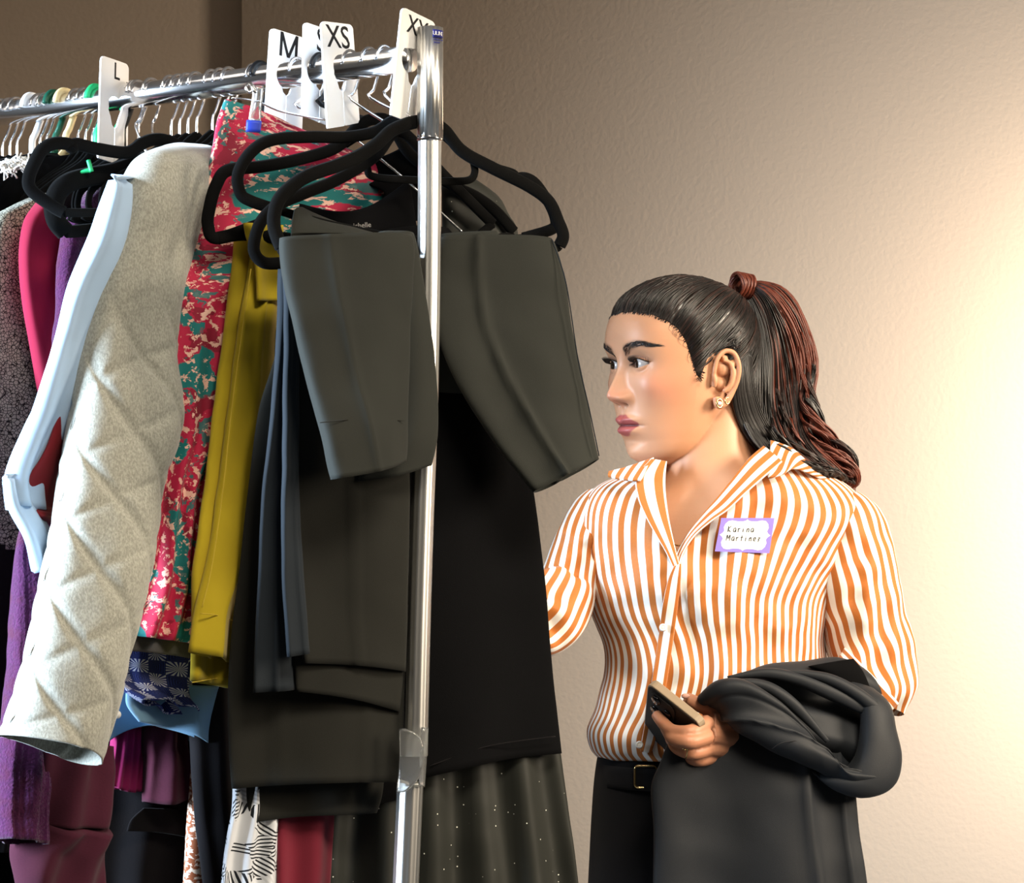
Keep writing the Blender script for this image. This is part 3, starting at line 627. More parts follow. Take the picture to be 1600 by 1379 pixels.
Fl = garment('floral_skirt', 398, 'magenta, teal and pink floral skirt clipped to a wire hanger', 'skirt')
garment_part('body', M['floral'], Fl, [(350, 156, 470, 205), (338, 190, 560, 240), (328, 245, 640, 280), (308, 330, 640, 330), (290, 410, 560, 420), (275, 480, 420, 500), (264, 560, 400, 570), (262, 680, 370, 680), (255, 750, 330, 760), (242, 850, 320, 850), (230, 920, 315, 930), (206, 992, 300, 1005)],
             lambda px: 2.76+(px-250)*.00046, th=.012, folds=[(3, .007, .3, .3, .1)], nz=(.004, 10), nv=90, nu=90)
Bt = garment('scoop_top', 470, 'black top with a wide scoop neckline in front of the floral skirt', 'top')
garment_part('body', M['black'], Bt, [(322, 384, 380, 384), (330, 480, 420, 480), (318, 560, 420, 560), (300, 700, 420, 720)], (2.80, 2.85), th=.006, cap_bot=True, nv=24)
garment_part('neckline', M['black'], Bt, [(468, 318, 640, 280, 30), (466, 345, 650, 345, 10), (466, 400, 655, 400), (466, 600, 655, 600)], (2.825, 2.885), th=.006, nv=30, nz=(.001, 5), cap_bot=True)
garment_part('back', M['black'], Bt, [(520, 235, 650, 215, 22), (505, 270, 655, 262, 10), (600, 300, 655, 300), (560, 345, 655, 345)], (2.90, 2.92), th=.004, nv=30, nz=(.001, 5), cap_bot=True)
text_mesh('brand_print', 'ichelle', P(566, 352, 2.838), (1, .28, .12), (0, 0, 1), .0085, M['cloth_print'], Bt, 0, .0002)

Mu = garment('trousers', 450, 'mustard yellow twill trousers folded over a velvet hanger', 'trousers')
pm = plane(452)
garment_part('leg', M['mustard'], Mu, [(368, 362, 425, 365), (362, 420, 430, 420), (350, 520, 430, 520), (332, 640, 430, 640), (318, 760, 420, 760), (300, 880, 400, 880), (298, 960, 380, 975), (296, 1062, 370, 1076)], lambda px: pm(px)-.010, th=.012, folds=[(1.5, .004, .1, .2, .5)], creases=[(.35, .30, .004, .03)], nz=(.003, 11))
garment_part('leg', M['mustard'], Mu, [(398, 352, 442, 366), (392, 420, 444, 420), (376, 520, 444, 520), (360, 640, 440, 640), (346, 760, 430, 760), (328, 880, 410, 890), (312, 950, 378, 965), (302, 1018, 372, 1040)], lambda px: pm(px)-.040, th=.011, folds=[(1.5, .005, .5, .2, .5)], creases=[(.3, .35, .005, .03), (.75, .7, -.004, .03)], nz=(.003, 11))
garment_part('folded_waist', M['mustard'], Mu, [(380, 348, 440, 352), (384, 372, 440, 372), (396, 400, 441, 400), (402, 470, 442, 470)], lambda px: pm(px)-.060, th=.006, folds=[(1, .003, .2, .2, .5)], nv=24)
for xs in ([(386, 420), (372, 520), (356, 640), (343, 760), (326, 880), (310, 948)], [(405, 400), (412, 520), (408, 640)]):
    tube('stitch_seam', [P(x+6, y, pm(x+6)-.0545) for x, y in xs], .0006, M['thread'], Mu, n=30)
tube('hem_stitch', [P(314, 958, pm(314)-.053), P(345, 962, pm(345)-.058), P(374, 974, pm(374)-.055)], .0006, M['thread'], Mu, n=12)
tube('hem_stitch', [P(300, 1066, pm(300)-.024), P(335, 1060, pm(335)-.026), P(368, 1054, pm(368)-.026)], .0006, M['thread'], Mu, n=12)

Dw = garment('dash_print_dress', 440, 'white dress printed with black hatched dashes, at the foot of the rack', 'dress')
garment_part('body', M['dash'], Dw, [(362, 1100, 440, 1100), (360, 1240, 440, 1240), (350, 1320, 438, 1320), (340, 1430, 436, 1430)], (2.76, 2.80), th=.012, folds=[(2.6, .006, .2, .1, 1)], nz=(.004, 12), cap_bot=True, nv=30)
Cr = garment('crimson_dress', 480, 'dark crimson jersey dress between the dash print and the glitter skirt', 'dress')
garment_part('body', M['crimson2'], Cr, [(430, 1100, 530, 1100), (430, 1270, 524, 1270), (430, 1430, 512, 1430)], (2.80, 2.84), th=.012, folds=[(1.6, .005, .2, .1, 1)], cap_bot=True, nv=30)

Lt = garment('dress_trousers', 520, 'wide charcoal dress trousers hanging longest, left of the chrome post', 'trousers')
garment_part('leg', M['charcoal2'], Lt, [(440, 420, 640, 410), (432, 540, 640, 540), (404, 640, 640, 650), (388, 760, 640, 760), (374, 880, 640, 890), (360, 1000, 636, 1010), (356, 1100, 632, 1110), (358, 1180, 630, 1180), (362, 1232, 628, 1222, -5)],
             (2.735, 2.80), th=.012, folds=[(1.4, .005, .3, .2, .4)], creases=[(.30, .28, .006, .02), (.72, .78, .003, .03)], nz=(.004, 9))
garment_part('leg', M['charcoal2'], Lt, [(440, 900, 620, 900), (400, 1100, 605, 1100), (384, 1225, 600, 1225), (390, 1284, 590, 1270, -4)], (2.765, 2.83), th=.010, folds=[(1.4, .005, .1, .2, .4)], nz=(.004, 9), nv=40)
Lt.children[-1].data.materials[0] = M['greyblue'] if False else M['charcoal2']
Lu = garment('cropped_trousers', 545, 'charcoal trousers with two stacked hems between the longest pair and the post', 'trousers')
garment_part('leg', M['charcoal2'], Lu, [(440, 400, 642, 400), (446, 560, 640, 560), (452, 760, 640, 760), (460, 930, 638, 930), (474, 1036, 636, 1049, -3)], (2.715, 2.785), th=.009, folds=[(1.2, .003, .3, .2, .4)], creases=[(.5, .5, .003, .02)], nz=(.004, 8))
garment_part('leg', M['charcoal2'], Lu, [(442, 700, 640, 700), (452, 930, 638, 930), (460, 1040, 632, 1050), (464, 1080, 626, 1112, -5)], (2.72, 2.79), th=.008, folds=[(1.2, .003, .5, .2, .4)], nz=(.004, 8), nv=40)
Jt = garment('slate_trousers', 500, 'slate grey trousers whose narrow folded legs hang over the charcoal pair', 'trousers')
garment_part('leg', M['greyblue'], Jt, [(440, 420, 452, 420), (432, 560, 456, 560), (420, 680, 456, 680), (408, 800, 454, 800), (402, 930, 456, 930), (397, 1082, 463, 1077)], (2.692, 2.725), th=.007, folds=[(1.2, .003, .3, .2, .4)], creases=[(.35, .45, .005, .03)], nz=(.003, 9))
garment_part('leg', M['greyblue'], Jt, [(446, 430, 458, 430), (446, 600, 462, 600), (444, 760, 466, 760), (442, 900, 474, 900), (452, 1026, 484, 1020)], (2.676, 2.708), th=.006, folds=[(1.2, .002, .3, .2, .4)], creases=[(.4, .5, .005, .03)], nz=(.003, 9))

Nd = garment('dress', 600, 'straight black dress hanging right of the chrome post', 'dress')
garment_part('body', M['black'], Nd, [(600, 360, 700, 360), (600, 440, 760, 440), (610, 600, 805, 600), (620, 765, 832, 765), (625, 900, 849, 900), (632, 1050, 862, 1050), (640, 1220, 875, 1176, -8)], (2.855, 2.935), th=.016, folds=[(1.3, .006, .6, .2, .3)], nz=(.004, 7), nv=80)
tube('hem_stitch', [P(672, 1196, 2.852), P(760, 1166, 2.872), P(868, 1150, 2.908)], .0007, M['blackfuzz'], Nd, n=16)
garment_part('hem_facing', M['black'], Nd, [(560, 700, 660, 700), (570, 1100, 660, 1100), (560, 1260, 660, 1240)], (2.84, 2.875), th=.006, nv=30, cap_bot=True)
Gs = garment('glitter_skirt', 620, 'black glitter mesh skirt with soft pleats at the bottom of the rack', 'skirt')
garment_part('body', M['glitter'], Gs, [(540, 1120, 868, 1120), (520, 1180, 874, 1178), (504, 1260, 886, 1260), (494, 1340, 898, 1340), (480, 1450, 912, 1450)], (2.86, 2.96), th=.020, folds=[(5.2, .010, .15, -.2, .6), (2.3, .006, .4, .1, .6)], nz=(.004, 9), cap_bot=True, nv=40, nu=120)
Sp = garment('sparkling_blouse', 590, 'black glitter top with its shoulder showing right of the post', 'top')
garment_part('body', M['glitter'], Sp, [(690, 288, 742, 292), (690, 310, 778, 308), (690, 335, 795, 335), (690, 372, 810, 372), (690, 480, 800, 480)], (2.95, 3.0), th=.014, folds=[(1.5, .004, .2, .2, .4)], nv=24, cap_bot=True)
Mt = garment('trousers', 610, 'dark grey creased trousers folded over the hanger right of the post', 'trousers')
garment_part('leg', M['charcoal'], Mt, [(690, 371, 862, 373, -1), (684, 386, 870, 388), (676, 450, 884, 444), (682, 520, 893, 510), (708, 590, 906, 570), (750, 660, 921, 640), (790, 715, 930, 685), (834, 768, 937, 716, 3)],
             [(2.828, 2.868), (2.827, 2.867), (2.825, 2.865), (2.82, 2.86), (2.815, 2.86), (2.815, 2.86), (2.815, 2.855), (2.815, 2.85)], th=.016, folds=[(1.3, .004, .2, .3, .4)], creases=[(.30, .44, .008, .022)], nz=(.005, 9), nu=96)
garment_part('leg', M['charcoal'], Mt, [(676, 372, 800, 372), (672, 450, 800, 450), (676, 560, 780, 560), (682, 612, 756, 618)], (2.865, 2.89), th=.008, nv=24)
garment_part('waistband', M['charcoal'], Mt, [(690, 366, 775, 362), (690, 374, 782, 373)], (2.845, 2.865), th=.008, nv=4, boxy=.4)
tube('side_seam', [P(862, 374, 2.858), P(884, 440, 2.846), P(903, 560, 2.842), P(921, 640, 2.842), P(936, 712, 2.836)], .0007, M['greyblue'], Mt, n=24)

Kt = garment('trousers', 630, 'dark grey cropped trousers folded over the hanger in front of the post', 'trousers')
garment_part('leg', M['charcoal'], Kt, [(439, 371, 642, 367, -1), (438, 388, 646, 382), (441, 430, 644, 430), (454, 490, 641, 500), (470, 550, 640, 560), (485, 605, 638, 615), (500, 655, 636, 660), (524, 748, 632, 720, 4)],
             [(2.642, 2.725), (2.642, 2.725), (2.640, 2.722), (2.637, 2.718), (2.635, 2.715), (2.632, 2.71), (2.63, 2.71), (2.63, 2.71)], th=.020, folds=[(1.2, .004, .35, .3, .4)], creases=[(.32, .42, .006, .03)], nz=(.005, 9), nu=96)
garment_part('leg', M['charcoal'], Kt, [(590, 366, 645, 368), (600, 392, 650, 390), (606, 440, 658, 436), (600, 500, 668, 500), (600, 560, 677, 560), (596, 620, 682, 620), (590, 680, 682, 680), (560, 752, 673, 726, 4)],
             [(2.746, 2.766), (2.745, 2.765), (2.745, 2.765), (2.742, 2.762), (2.742, 2.762), (2.742, 2.762), (2.742, 2.762), (2.74, 2.76)], th=.012, folds=[(1.2, .003, .35, .3, .4)], nz=(.004, 9))
garment_part('back_rise', M['charcoal'], Kt, [(460, 328, 475, 330), (456, 346, 530, 350), (454, 368, 606, 370)], (2.735, 2.80), th=.005, nv=16, nz=(.001, 5))
tube('hem_stitch', [P(500, 660, 2.612), P(560, 655, 2.645), P(632, 657, 2.686)], .0005, M['charcoal2'], Kt, n=12)

# ------------------------------------------------------------------ the woman
DW = 3.15
wbase = Vector((P(1120, 800, DW).x, DW, 0))
W = thing('person', wbase, 'woman in an orange and white striped shirt looking toward the clothes rack, phone in hand', 'person')
YAW = math.radians(60); PIT = math.radians(2.5); HS = 1.06
Fw = Vector((-math.sin(YAW), -math.cos(YAW), 0)); Lw = Vector((math.cos(YAW), -math.sin(YAW), 0)); Uw = Vector((0, 0, 1))
Fh = (Fw*math.cos(PIT)-Uw*math.sin(PIT)); Uh = (Uw*math.cos(PIT)+Fw*math.sin(PIT)); Lh = Lw
roll = math.radians(-2.0)
Lh, Uh = Lh*math.cos(roll)+Uh*math.sin(roll), Uh*math.cos(roll)-Lh*math.sin(roll)
HC = P(1060, 571, DW)
def hw(f, l, z): return HC+(Fh*f+Lh*l+Uh*z)*HS
def hloc(v):
    d = (Vector(v)-HC)/HS; return d.dot(Fh), d.dot(Lh), d.dot(Uh)
zt = [-.121, -.117, -.110, -.098, -.082, -.065, -.045, -.02, 0, .02, .04, .058, .076, .088, .097, .102, .104]
ft = [.048, .060, .0670, .0695, .0735, .0775, .0815, .0835, .0840, .0885, .0905, .0870, .0730, .0540, .0340, .0160, .0]
bt = [.000, -.012, -.026, -.044, -.060, -.073, -.086, -.095, -.099, -.101, -.100, -.094, -.081, -.064, -.042, -.022, .0]
wt = [.018, .030, .0415, .0510, .0570, .0615, .0660, .0700, .0720, .0735, .0740, .0720, .0650, .0530, .0360, .0190, .0]
def ga(x, s): return math.exp(-(x/s)**2)
def sstep(x, a, b):
    t = max(0, min(1, (x-a)/(b-a))); return t*t*(3-2*t)
EYE = [(.0670, .0275, .0015), (.0670, -.0275, .0015)]; ER = .0125
def face_add(l, z):
    al = abs(l); a = 0
    # nose
    hz = np.interp(z, [-.052, -.048, -.0445, -.041, -.037, -.032, -.022, -.011, 0, .012, .024], [0, .003, .010, .0185, .0225, .0215, .0150, .0085, .0042, .0020, 0])
    sg = np.interp(z, [-.05, -.038, -.024, -.01, .01], [.0105, .0108, .0088, .0074, .0090])
    a += hz*math.exp(-(al/sg)**2.2)
    a += .0100*ga(al-.0140, .0068)*ga(z+.0390, .0062)
    a -= .0075*ga(al-.0075, .0036)*ga(z+.0470, .0030)
    a -= .0020*ga(al-.0225, .004)*ga(z+.040, .008)          # groove beside the nostril
    # muzzle and lips
    a += .0065*ga(al, .026)*ga(z+.073, .020)
    wl = math.exp(-(al/.0235)**4)
    a += .0052*wl*ga(z+.0655+.0020*ga(al, .004), .0040)*(1-.25*ga(al, .0022))
    a += .0066*math.exp(-(al/.0195)**4)*ga(z+.0795, .0048)
    a -= .0055*math.exp(-(al/.0255)**6)*ga(z+.0722+al*.03, .0014)
    a -= .0016*ga(al, .0025)*ga(z+.056, .0045)
    a -= .0045*ga(al, .020)*ga(z+.0915, .0050)
    a += .0050*ga(al, .017)*ga(z+.108, .010)
    # brow, sockets, cheek
    a += .0030*ga(al-.030, .018)*ga(z-.023, .008)
    a -= .0085*ga(al-.0290, .0150)*ga(z-.003, .0110)
    a -= .0035*ga(al-.0150, .0060)*ga(z-.004, .0090)
    a += .0045*ga(al-.046, .016)*ga(z+.026, .016)
    a -= .0015*ga(al-.052, .014)*ga(z+.066, .016)
    return a
def lid_fix(f, l, z):
    for ef, el, ez in EYE:
        dl, dz = l-el, z-ez; rr = dl*dl+dz*dz
        if rr < .0175**2:
            out = math.copysign(1, el); q = dl*out/.0148          # -1 inner corner .. 1 outer corner
            if abs(q) < 1:
                up = .0062*(1-abs(q)**2.0)+.0008*q; lo = -.0042*(1-q*q)+.0008*q
            else: up = lo = 0
            es = math.sqrt(max(0, (ER+.0016)**2-rr)) if rr < (ER+.0016)**2 else None
            if abs(q) < 1 and lo < dz < up: return ef-.001
            if es is not None:
                lid = ef+es+.0009*ga(dz-up, .0012)
                blend = sstep(rr, .0172**2, .011**2)
                crease = -.0012*ga(dz-up-.0032, .0010)*(abs(q) < 1)
                f = max(f, lid)*blend+f*(1-blend)+crease if lid > f else f+crease
    return f
def head_surf(a, z):
    f0 = np.interp(z, zt, ft); b0 = np.interp(z, zt, bt); w0 = np.interp(z, zt, wt)
    c0 = np.interp(z, [-.12, -.09, -.05, .1], [.030, .012, 0, -.006]); ca, sa = math.cos(a), math.sin(a)
    ex = np.interp(z, [-.12, -.10, -.07, -.03, .03, .08], [1.0, .96, .88, .80, .79, .93])
    rf, rb = f0-c0, c0-b0
    if ca >= 0: f = c0+rf*abs(ca)**ex; l = math.copysign(w0*abs(sa)**ex, sa)
    else: f = c0-rb*abs(ca)**.95; l = math.copysign(w0*abs(sa)**.95, sa)
    if ca > 0.05 and z > -.119:
        k = sstep(ca, .05, .35); f2 = f+face_add(l, z)*k; f = lid_fix(f2, l, z) if abs(z) < .02 else f2
    return f, l
zs = np.concatenate([np.linspace(-.121, -.098, 20), np.linspace(-.0972, -.04, 86), np.linspace(-.0392, -.0165, 28), np.linspace(-.0160, .0190, 66), np.linspace(.0197, .06, 40), np.linspace(.062, .1034, 40)])
# smooth interpolation tables
def refine(y): 
    zz = np.linspace(zt[0], zt[-1], 160); v = np.interp(zz, zt, y); k = np.ones(9)/9
    v2 = np.convolve(np.r_[[v[0]]*4, v, [v[-1]]*4], k, 'valid'); v2[-6:] = v[-6:]; return zz, v2
_r = {id(x): refine(x) for x in ()}
zz_, ft_ = refine(ft); _, bt_ = refine(bt); _, wt_ = refine(wt); zt, ft, bt, wt = zz_, ft_, bt_, wt_
ncol = 300
angs = []                      # denser in the face
for i in range(ncol):
    u = i/ncol*2-1; angs.append(PI*(.62*u+.38*u**3))
HV = []
for z in zs:
    for a in angs:
        f, l = head_surf(a, z); HV.append(hw(f, l, z))
HF = []
nz_ = len(zs)
for j in range(nz_-1):
    for k in range(ncol): HF.append((j*ncol+k, j*ncol+(k+1) % ncol, (j+1)*ncol+(k+1) % ncol, (j+1)*ncol+k))
top = len(HV); HV.append(hw(0, 0, .1042)); bot = len(HV); HV.append(hw(.03, 0, -.122))
for k in range(ncol): HF.append(((nz_-1)*ncol+k, (nz_-1)*ncol+(k+1) % ncol, top)); HF.append((k, bot, (k+1) % ncol))
# neck, chest
def px_loft(rows, dep, th, **kw):
    V, Fc, _ = loft(rows, dep, th=th, nz=(0, 1), arc=True, cap_top=True, cap_bot=True, **kw); return V, Fc
neck = px_loft([(1082, 600, 1156, 590, 0, .8), (1058, 660, 1162, 650, 0, .9), (1046, 700, 1172, 690, 0, .95), (1040, 735, 1186, 725, 0, 1), (1020, 765, 1215, 755, 0, 1.1), (975, 795, 1280, 785, 0, 1.25), (940, 830, 1330, 825, 0, 1.4), (930, 900, 1320, 900, 0, 1.55), (940, 980, 1290, 980, 0, 1.6)], (3.135, 3.175), .056, boxy=.9, nu=72, nv=60)
# ear
def ear_geo(side):
    g = []; L0 = .0715*side
    def e(y, z, o=0): return hw(-.009-y*.82, L0+(o*.85-.001)*side, z-.014)      # y back, z up
    helix = [e(-.010, -.012, .002), e(-.010, .004, .006), e(-.006, .020, .009), e(.006, .029, .012), (e(.019, .026, .016)), e(.026, .012, .018), e(.025, -.004, .017), e(.018, -.020, .013), e(.008, -.033, .008), e(-.002, -.036, .004), e(-.006, -.026, .003)]
    g.append(tube_geo(smooth_path(helix, 50), [.0028, .0032, .0034, .0034, .0036, .0034, .0032, .0034, .0052, .0054, .0040], 10))
    anti = [e(.004, .018, .009), e(.014, .014, .013), e(.018, .002, .014), e(.014, -.012, .012), e(.005, -.020, .008)]
    g.append(tube_geo(smooth_path(anti, 24), [.0022, .0034, .0036, .0034, .0030], 8))
    bowl = [e(-.006, .020, .001), e(.008, .020, .007), e(.020, .014, .011), e(.021, -.002, .011), e(.014, -.018, .007), e(.003, -.030, .002)]
    for q in bowl: g.append(ball_geo(q, .0050, nu=10, nv=8))
    g.append(ball_geo(e(.010, .008, -.004), .0125, nu=14, nv=10)); g.append(ball_geo(e(.006, -.010, -.006), .010, nu=14, nv=10))
    g.append(tube_geo(smooth_path([e(-.010, .003, .004), e(-.0095, -.006, .0065), e(-.009, -.014, .004)], 10), [.003, .0042, .003], 8))
    return merge(g)
# left arm under the sleeve and the hand around the phone
def tg(pts, rad, n=None):
    pts = [P(*p) for p in pts]; return tube_geo(smooth_path(pts, n or 8*len(pts)), rad, 12)
hand = [tg([(1300, 1085, 3.085), (1240, 1110, 3.06), (1192, 1146, 3.035), (1172, 1152, 3.03)], [.036, .030, .0235, .0235])]
WR = (1180, 1150, 3.035)
for pts, rad in [
    ([WR, (1140, 1136, 3.015), (1106, 1127, 2.985)], [.020, .0165, .0125]),
    ([WR, (1142, 1152, 3.005), (1106, 1148, 2.972)], [.022, .0180, .0125]),
    ([WR, (1142, 1166, 3.01), (1108, 1168, 2.978)], [.020, .0170, .0115]),
    ([WR, (1148, 1174, 3.02), (1116, 1181, 2.992)], [.018, .0145, .0105]),
    ([(1168, 1138, 3.03), (1145, 1120, 3.015), (1120, 1110, 3.0), (1094, 1101, 2.988), (1071, 1090, 2.982)], [.020, .0155, .0115, .0098, .0078]),
    ([(1106, 1129, 2.975), (1080, 1143, 2.948), (1052, 1142, 2.960), (1036, 1129, 2.980), (1024, 1114, 2.990)], [.0112, .0098, .0088, .0080, .0066]),
    ([(1106, 1149, 2.965), (1078, 1158, 2.942), (1054, 1154, 2.954), (1043, 1141, 2.980), (1036, 1128, 3.01)], [.0112, .0098, .0090, .0080, .0068]),
    ([(1108, 1168, 2.978), (1082, 1175, 2.957), (1059, 1168, 2.965), (1049, 1155, 2.992), (1044, 1142, 3.015)], [.0106, .0094, .0086, .0076, .0064]),
    ([(1116, 1181, 2.992), (1092, 1187, 2.975), (1070, 1180, 2.982), (1061, 1168, 3.004), (1056, 1156, 3.02)], [.0098, .0084, .0076, .0068, .0056])]:
    hand.append(tg(pts, rad))
hand.append(ball_geo(P(1138, 1152, 3.012), .022, 1.1, .75, 1.1)); hand.append(ball_geo(P(1118, 1146, 2.998), .019, 1, .7, 1.2))
# right arm: shoulder to forearm reaching into the rack, hand with five fingers
rarm = [tg([(958, 840, 3.15), (905, 885, 3.14), (880, 945, 3.12), (820, 955, 3.07), (770, 950, 3.03), (740, 948, 3.02)], [.030, .034, .032, .032, .028, .024])]
for dy, L_ in ((-14, 58), (-5, 66), (5, 62), (14, 50)):
    rarm.append(tg([(745, 948+dy*.5, 3.02), (712, 950+dy, 3.02), (712-L_*.5, 956+dy*1.1, 3.015), (712-L_*.8, 968+dy*1.1, 3.005)], [.012, .0105, .009, .0065]))
rarm.append(tg([(742, 940, 3.015), (725, 925, 3.0), (705, 920, 2.995)], [.013, .011, .008])); rarm.append(ball_geo(P(728, 950, 3.02), .025, 1, .6, 1))
larm = [tg([(1300, 830, 3.16), (1345, 900, 3.16), (1350, 1000, 3.16), (1352, 1060, 3.145), (1335, 1088, 3.12), (1290, 1102, 3.095)], [.05, .036, .024, .020, .022, .028])]
def bake_voxel(geos, vox, iters=2):
    V, Fc = merge(geos); me = bpy.data.meshes.new('t'); me.from_pydata([tuple(v) for v in V], [], [tuple(int(i) for i in f) for f in Fc])
    bm = bmesh.new(); bm.from_mesh(me); bmesh.ops.recalc_face_normals(bm, faces=bm.faces); bm.to_mesh(me); bm.free()
    o = bpy.data.objects.new('t', me); C.objects.link(o)
    m = o.modifiers.new('r', 'REMESH'); m.mode = 'VOXEL'; m.voxel_size = vox; m.use_smooth_shade = True
    if iters: s = o.modifiers.new('s', 'SMOOTH'); s.factor = .5; s.iterations = iters
    dg = bpy.context.evaluated_depsgraph_get(); m2 = bpy.data.meshes.new_from_object(o.evaluated_get(dg))
    V = [v.co.copy() for v in m2.vertices]; Fc = [tuple(p.vertices) for p in m2.polygons]
    bpy.data.objects.remove(o); return V, Fc
g1 = bake_voxel([(HV, HF), neck, ear_geo(1), ear_geo(-1)], .00125, 1)
g2 = bake_voxel(hand, .0015, 5)
g3 = bake_voxel(rarm+larm, .004, 3)
BV, BF = merge([g1, g2, g3])
body = mkobj('body', BV, BF, M['skin'], W)
# skin tint from position on the head: lips, brows, cheek, lash line
ca_ = body.data.color_attributes.new('Col', 'FLOAT_COLOR', 'POINT')
SK = np.array((.57, .285, .160)); LIP = np.array((.36, .085, .075)); BL = np.array((.58, .19, .12)); BR = np.array((.022, .012, .010))
NH = len(g1[0]); cols = np.ones((len(BV), 4)); cols[:, :3] = SK; cols[NH:, :3] = (.47, .21, .12)
for i in range(NH):
    f, l, z = hloc(BV[i]); al = abs(l); c = SK.copy()
    if f > .02:
        c = c+(BL-c)*.42*ga(al-.052, .020)*ga(z+.028, .020)
        c = c+(BL-c)*.5*ga(al, .014)*ga(z+.037, .010)
        if z < -.055 and z > -.095 and al < .03:
            up = -.0600-.0022*(1-ga(al, .003))*0-.0105*(al/.0245)**2+.0012*ga(al-.006, .004)
            lo = -.0858+.0130*(al/.0215)**2.2
            m = sstep(z, lo-.0010, lo+.0008)*sstep(-z, -up-.0010, -up+.0006)*sstep(-al, -.0245, -.0225)
            c = c+(LIP-c)*m; c = c+(np.array((.05, .012, .012))-c)*.85*ga(z+.0722+al*.03, .0013)*math.exp(-(al/.0245)**6)
        # eyebrow
        if .010 < al < .056 and .004 < z < .040:
            t = (al-.010)/.046; zb = .0155+.0105*math.sin(min(1, t*1.25)*PI*.62)-.006*max(0, t-.62); hb = .0066*(1-.70*t)+.0006
            m = math.exp(-((z-zb)/hb)**4)*sstep(al, .009, .015)*sstep(-al, -.056, -.050); c = c+(BR-c)*.68*m
        for ef, el, ez in EYE:
            q = (l-el)*math.copysign(1, el)/.0148
            if abs(q) < 1.06:
                dz = z-ez; up = .0062*(1-abs(q)**2.0)+.0008*q; lo = -.0042*(1-q*q)+.0008*q
                c = c+(BR-c)*.92*ga(dz-up-.0002, .0010); c = c+(np.array((.16, .07, .05))-c)*.55*ga(dz-lo, .0009)
                c = c+(np.array((.36, .17, .11))-c)*.5*ga(dz-up-.0034, .0014)
        c = c*(1-.6*ga(al-.0075, .0035)*ga(z+.0465, .0026))
    # scalp tint under the hair
    cols[i, :3] = c
ca_.data.foreach_set('color', cols.ravel())

# eyes
for k, (ef, el, ez) in enumerate(EYE):
    c = hw(ef, el, ez); e = mkobj('eye', *ball_geo(c, ER*HS, nu=28, nv=18), M['sclera'], W)
    gz = (Fh*.90+Lh*(-.24 if el > 0 else -.16)+Uh*-.03).normalized()
    # iris disc as a bulged cap on the ball
    A_ = gz.cross(Uw).normalized(); B_ = gz.cross(A_); V = []; Fc = []
    for j in range(7):
        th_ = j/6*.50
        for k2 in range(24):
            a = 2*PI*k2/24; V.append(c+(gz*math.cos(th_)+(A_*math.cos(a)+B_*math.sin(a))*math.sin(th_))*(ER*HS+.0004))
    for j in range(6):
        for k2 in range(24): Fc.append((j*24+k2, j*24+(k2+1) % 24, (j+1)*24+(k2+1) % 24, (j+1)*24+k2))
    ir = mkobj('iris', V, Fc, M['iris'], e, base=wbase); 
# lashes and brow hairs
geos = []
for ef, el, ez in EYE:
    o_ = math.copysign(1, el)
    for i in range(34):
        q = -.75+1.72*i/33; dz = .0062*(1-q*q)+.0008*q+.0003; dl = q*.0148*o_
        ff = ef+math.sqrt(max(1e-6, (ER+.0018)**2-dl*dl-dz*dz)); p0 = hw(ff, el+dl, ez+dz); ln = .0065+.003*max(0, q)
        p1 = hw(ff+ln*.7, el+dl*1.12+o_*ln*.25*q, ez+dz+ln*.15); p2 = hw(ff+ln*1.0, el+dl*1.2+o_*ln*.5*q, ez+dz+ln*.65)
        geos.append(tube_geo(smooth_path([p0, p1, p2], 5), [.00042, .00030, .00012], 4))
mkobj('eyelashes', *merge(geos), M['hair1'], W)['kind'] = 'stuff'
bvh = BVHTree.FromPolygons([tuple(v) for v in HV], HF)
def on_head(dirv, off=0.0):
    c = hw(-.005, 0, .005); d = Vector(dirv).normalized(); hit = bvh.ray_cast(c+d*.4, -d)
    return (hit[0]+d*off) if hit[0] else c+d*.1
def surf_fz(l, z, off=0.0):
    p = hw(.2, l, z); hit = bvh.ray_cast(p, -Fh); return hit[0]+Fh*off if hit[0] else hw(.08, l, z)
for o_ in (1, -1):
    geos = []
    for i in range(150):
        t = random.random()**.8; al = .011+.044*t; zb = .0155+.0105*math.sin(min(1, t*1.25)*PI*.62)-.006*max(0, t-.62); hb = .0060*(1-.70*t)
        z0 = zb+random.uniform(-1, .7)*hb; sl = math.radians(60-75*t+random.gauss(0, 8)); ln = .0065
        a = surf_fz(al*o_, z0, .0002); b = surf_fz((al+ln*.5*math.cos(sl))*o_, z0+ln*.5*math.sin(sl)*.6, .0010); c = surf_fz((al+ln*math.cos(sl))*o_, z0+ln*math.sin(sl)*.7, .0006)
        geos.append(tube_geo([a, b, c], [.00030, .00028, .00008], 3))
    mkobj('eyebrow', *merge(geos), M['hair1'], W)['kind'] = 'stuff'

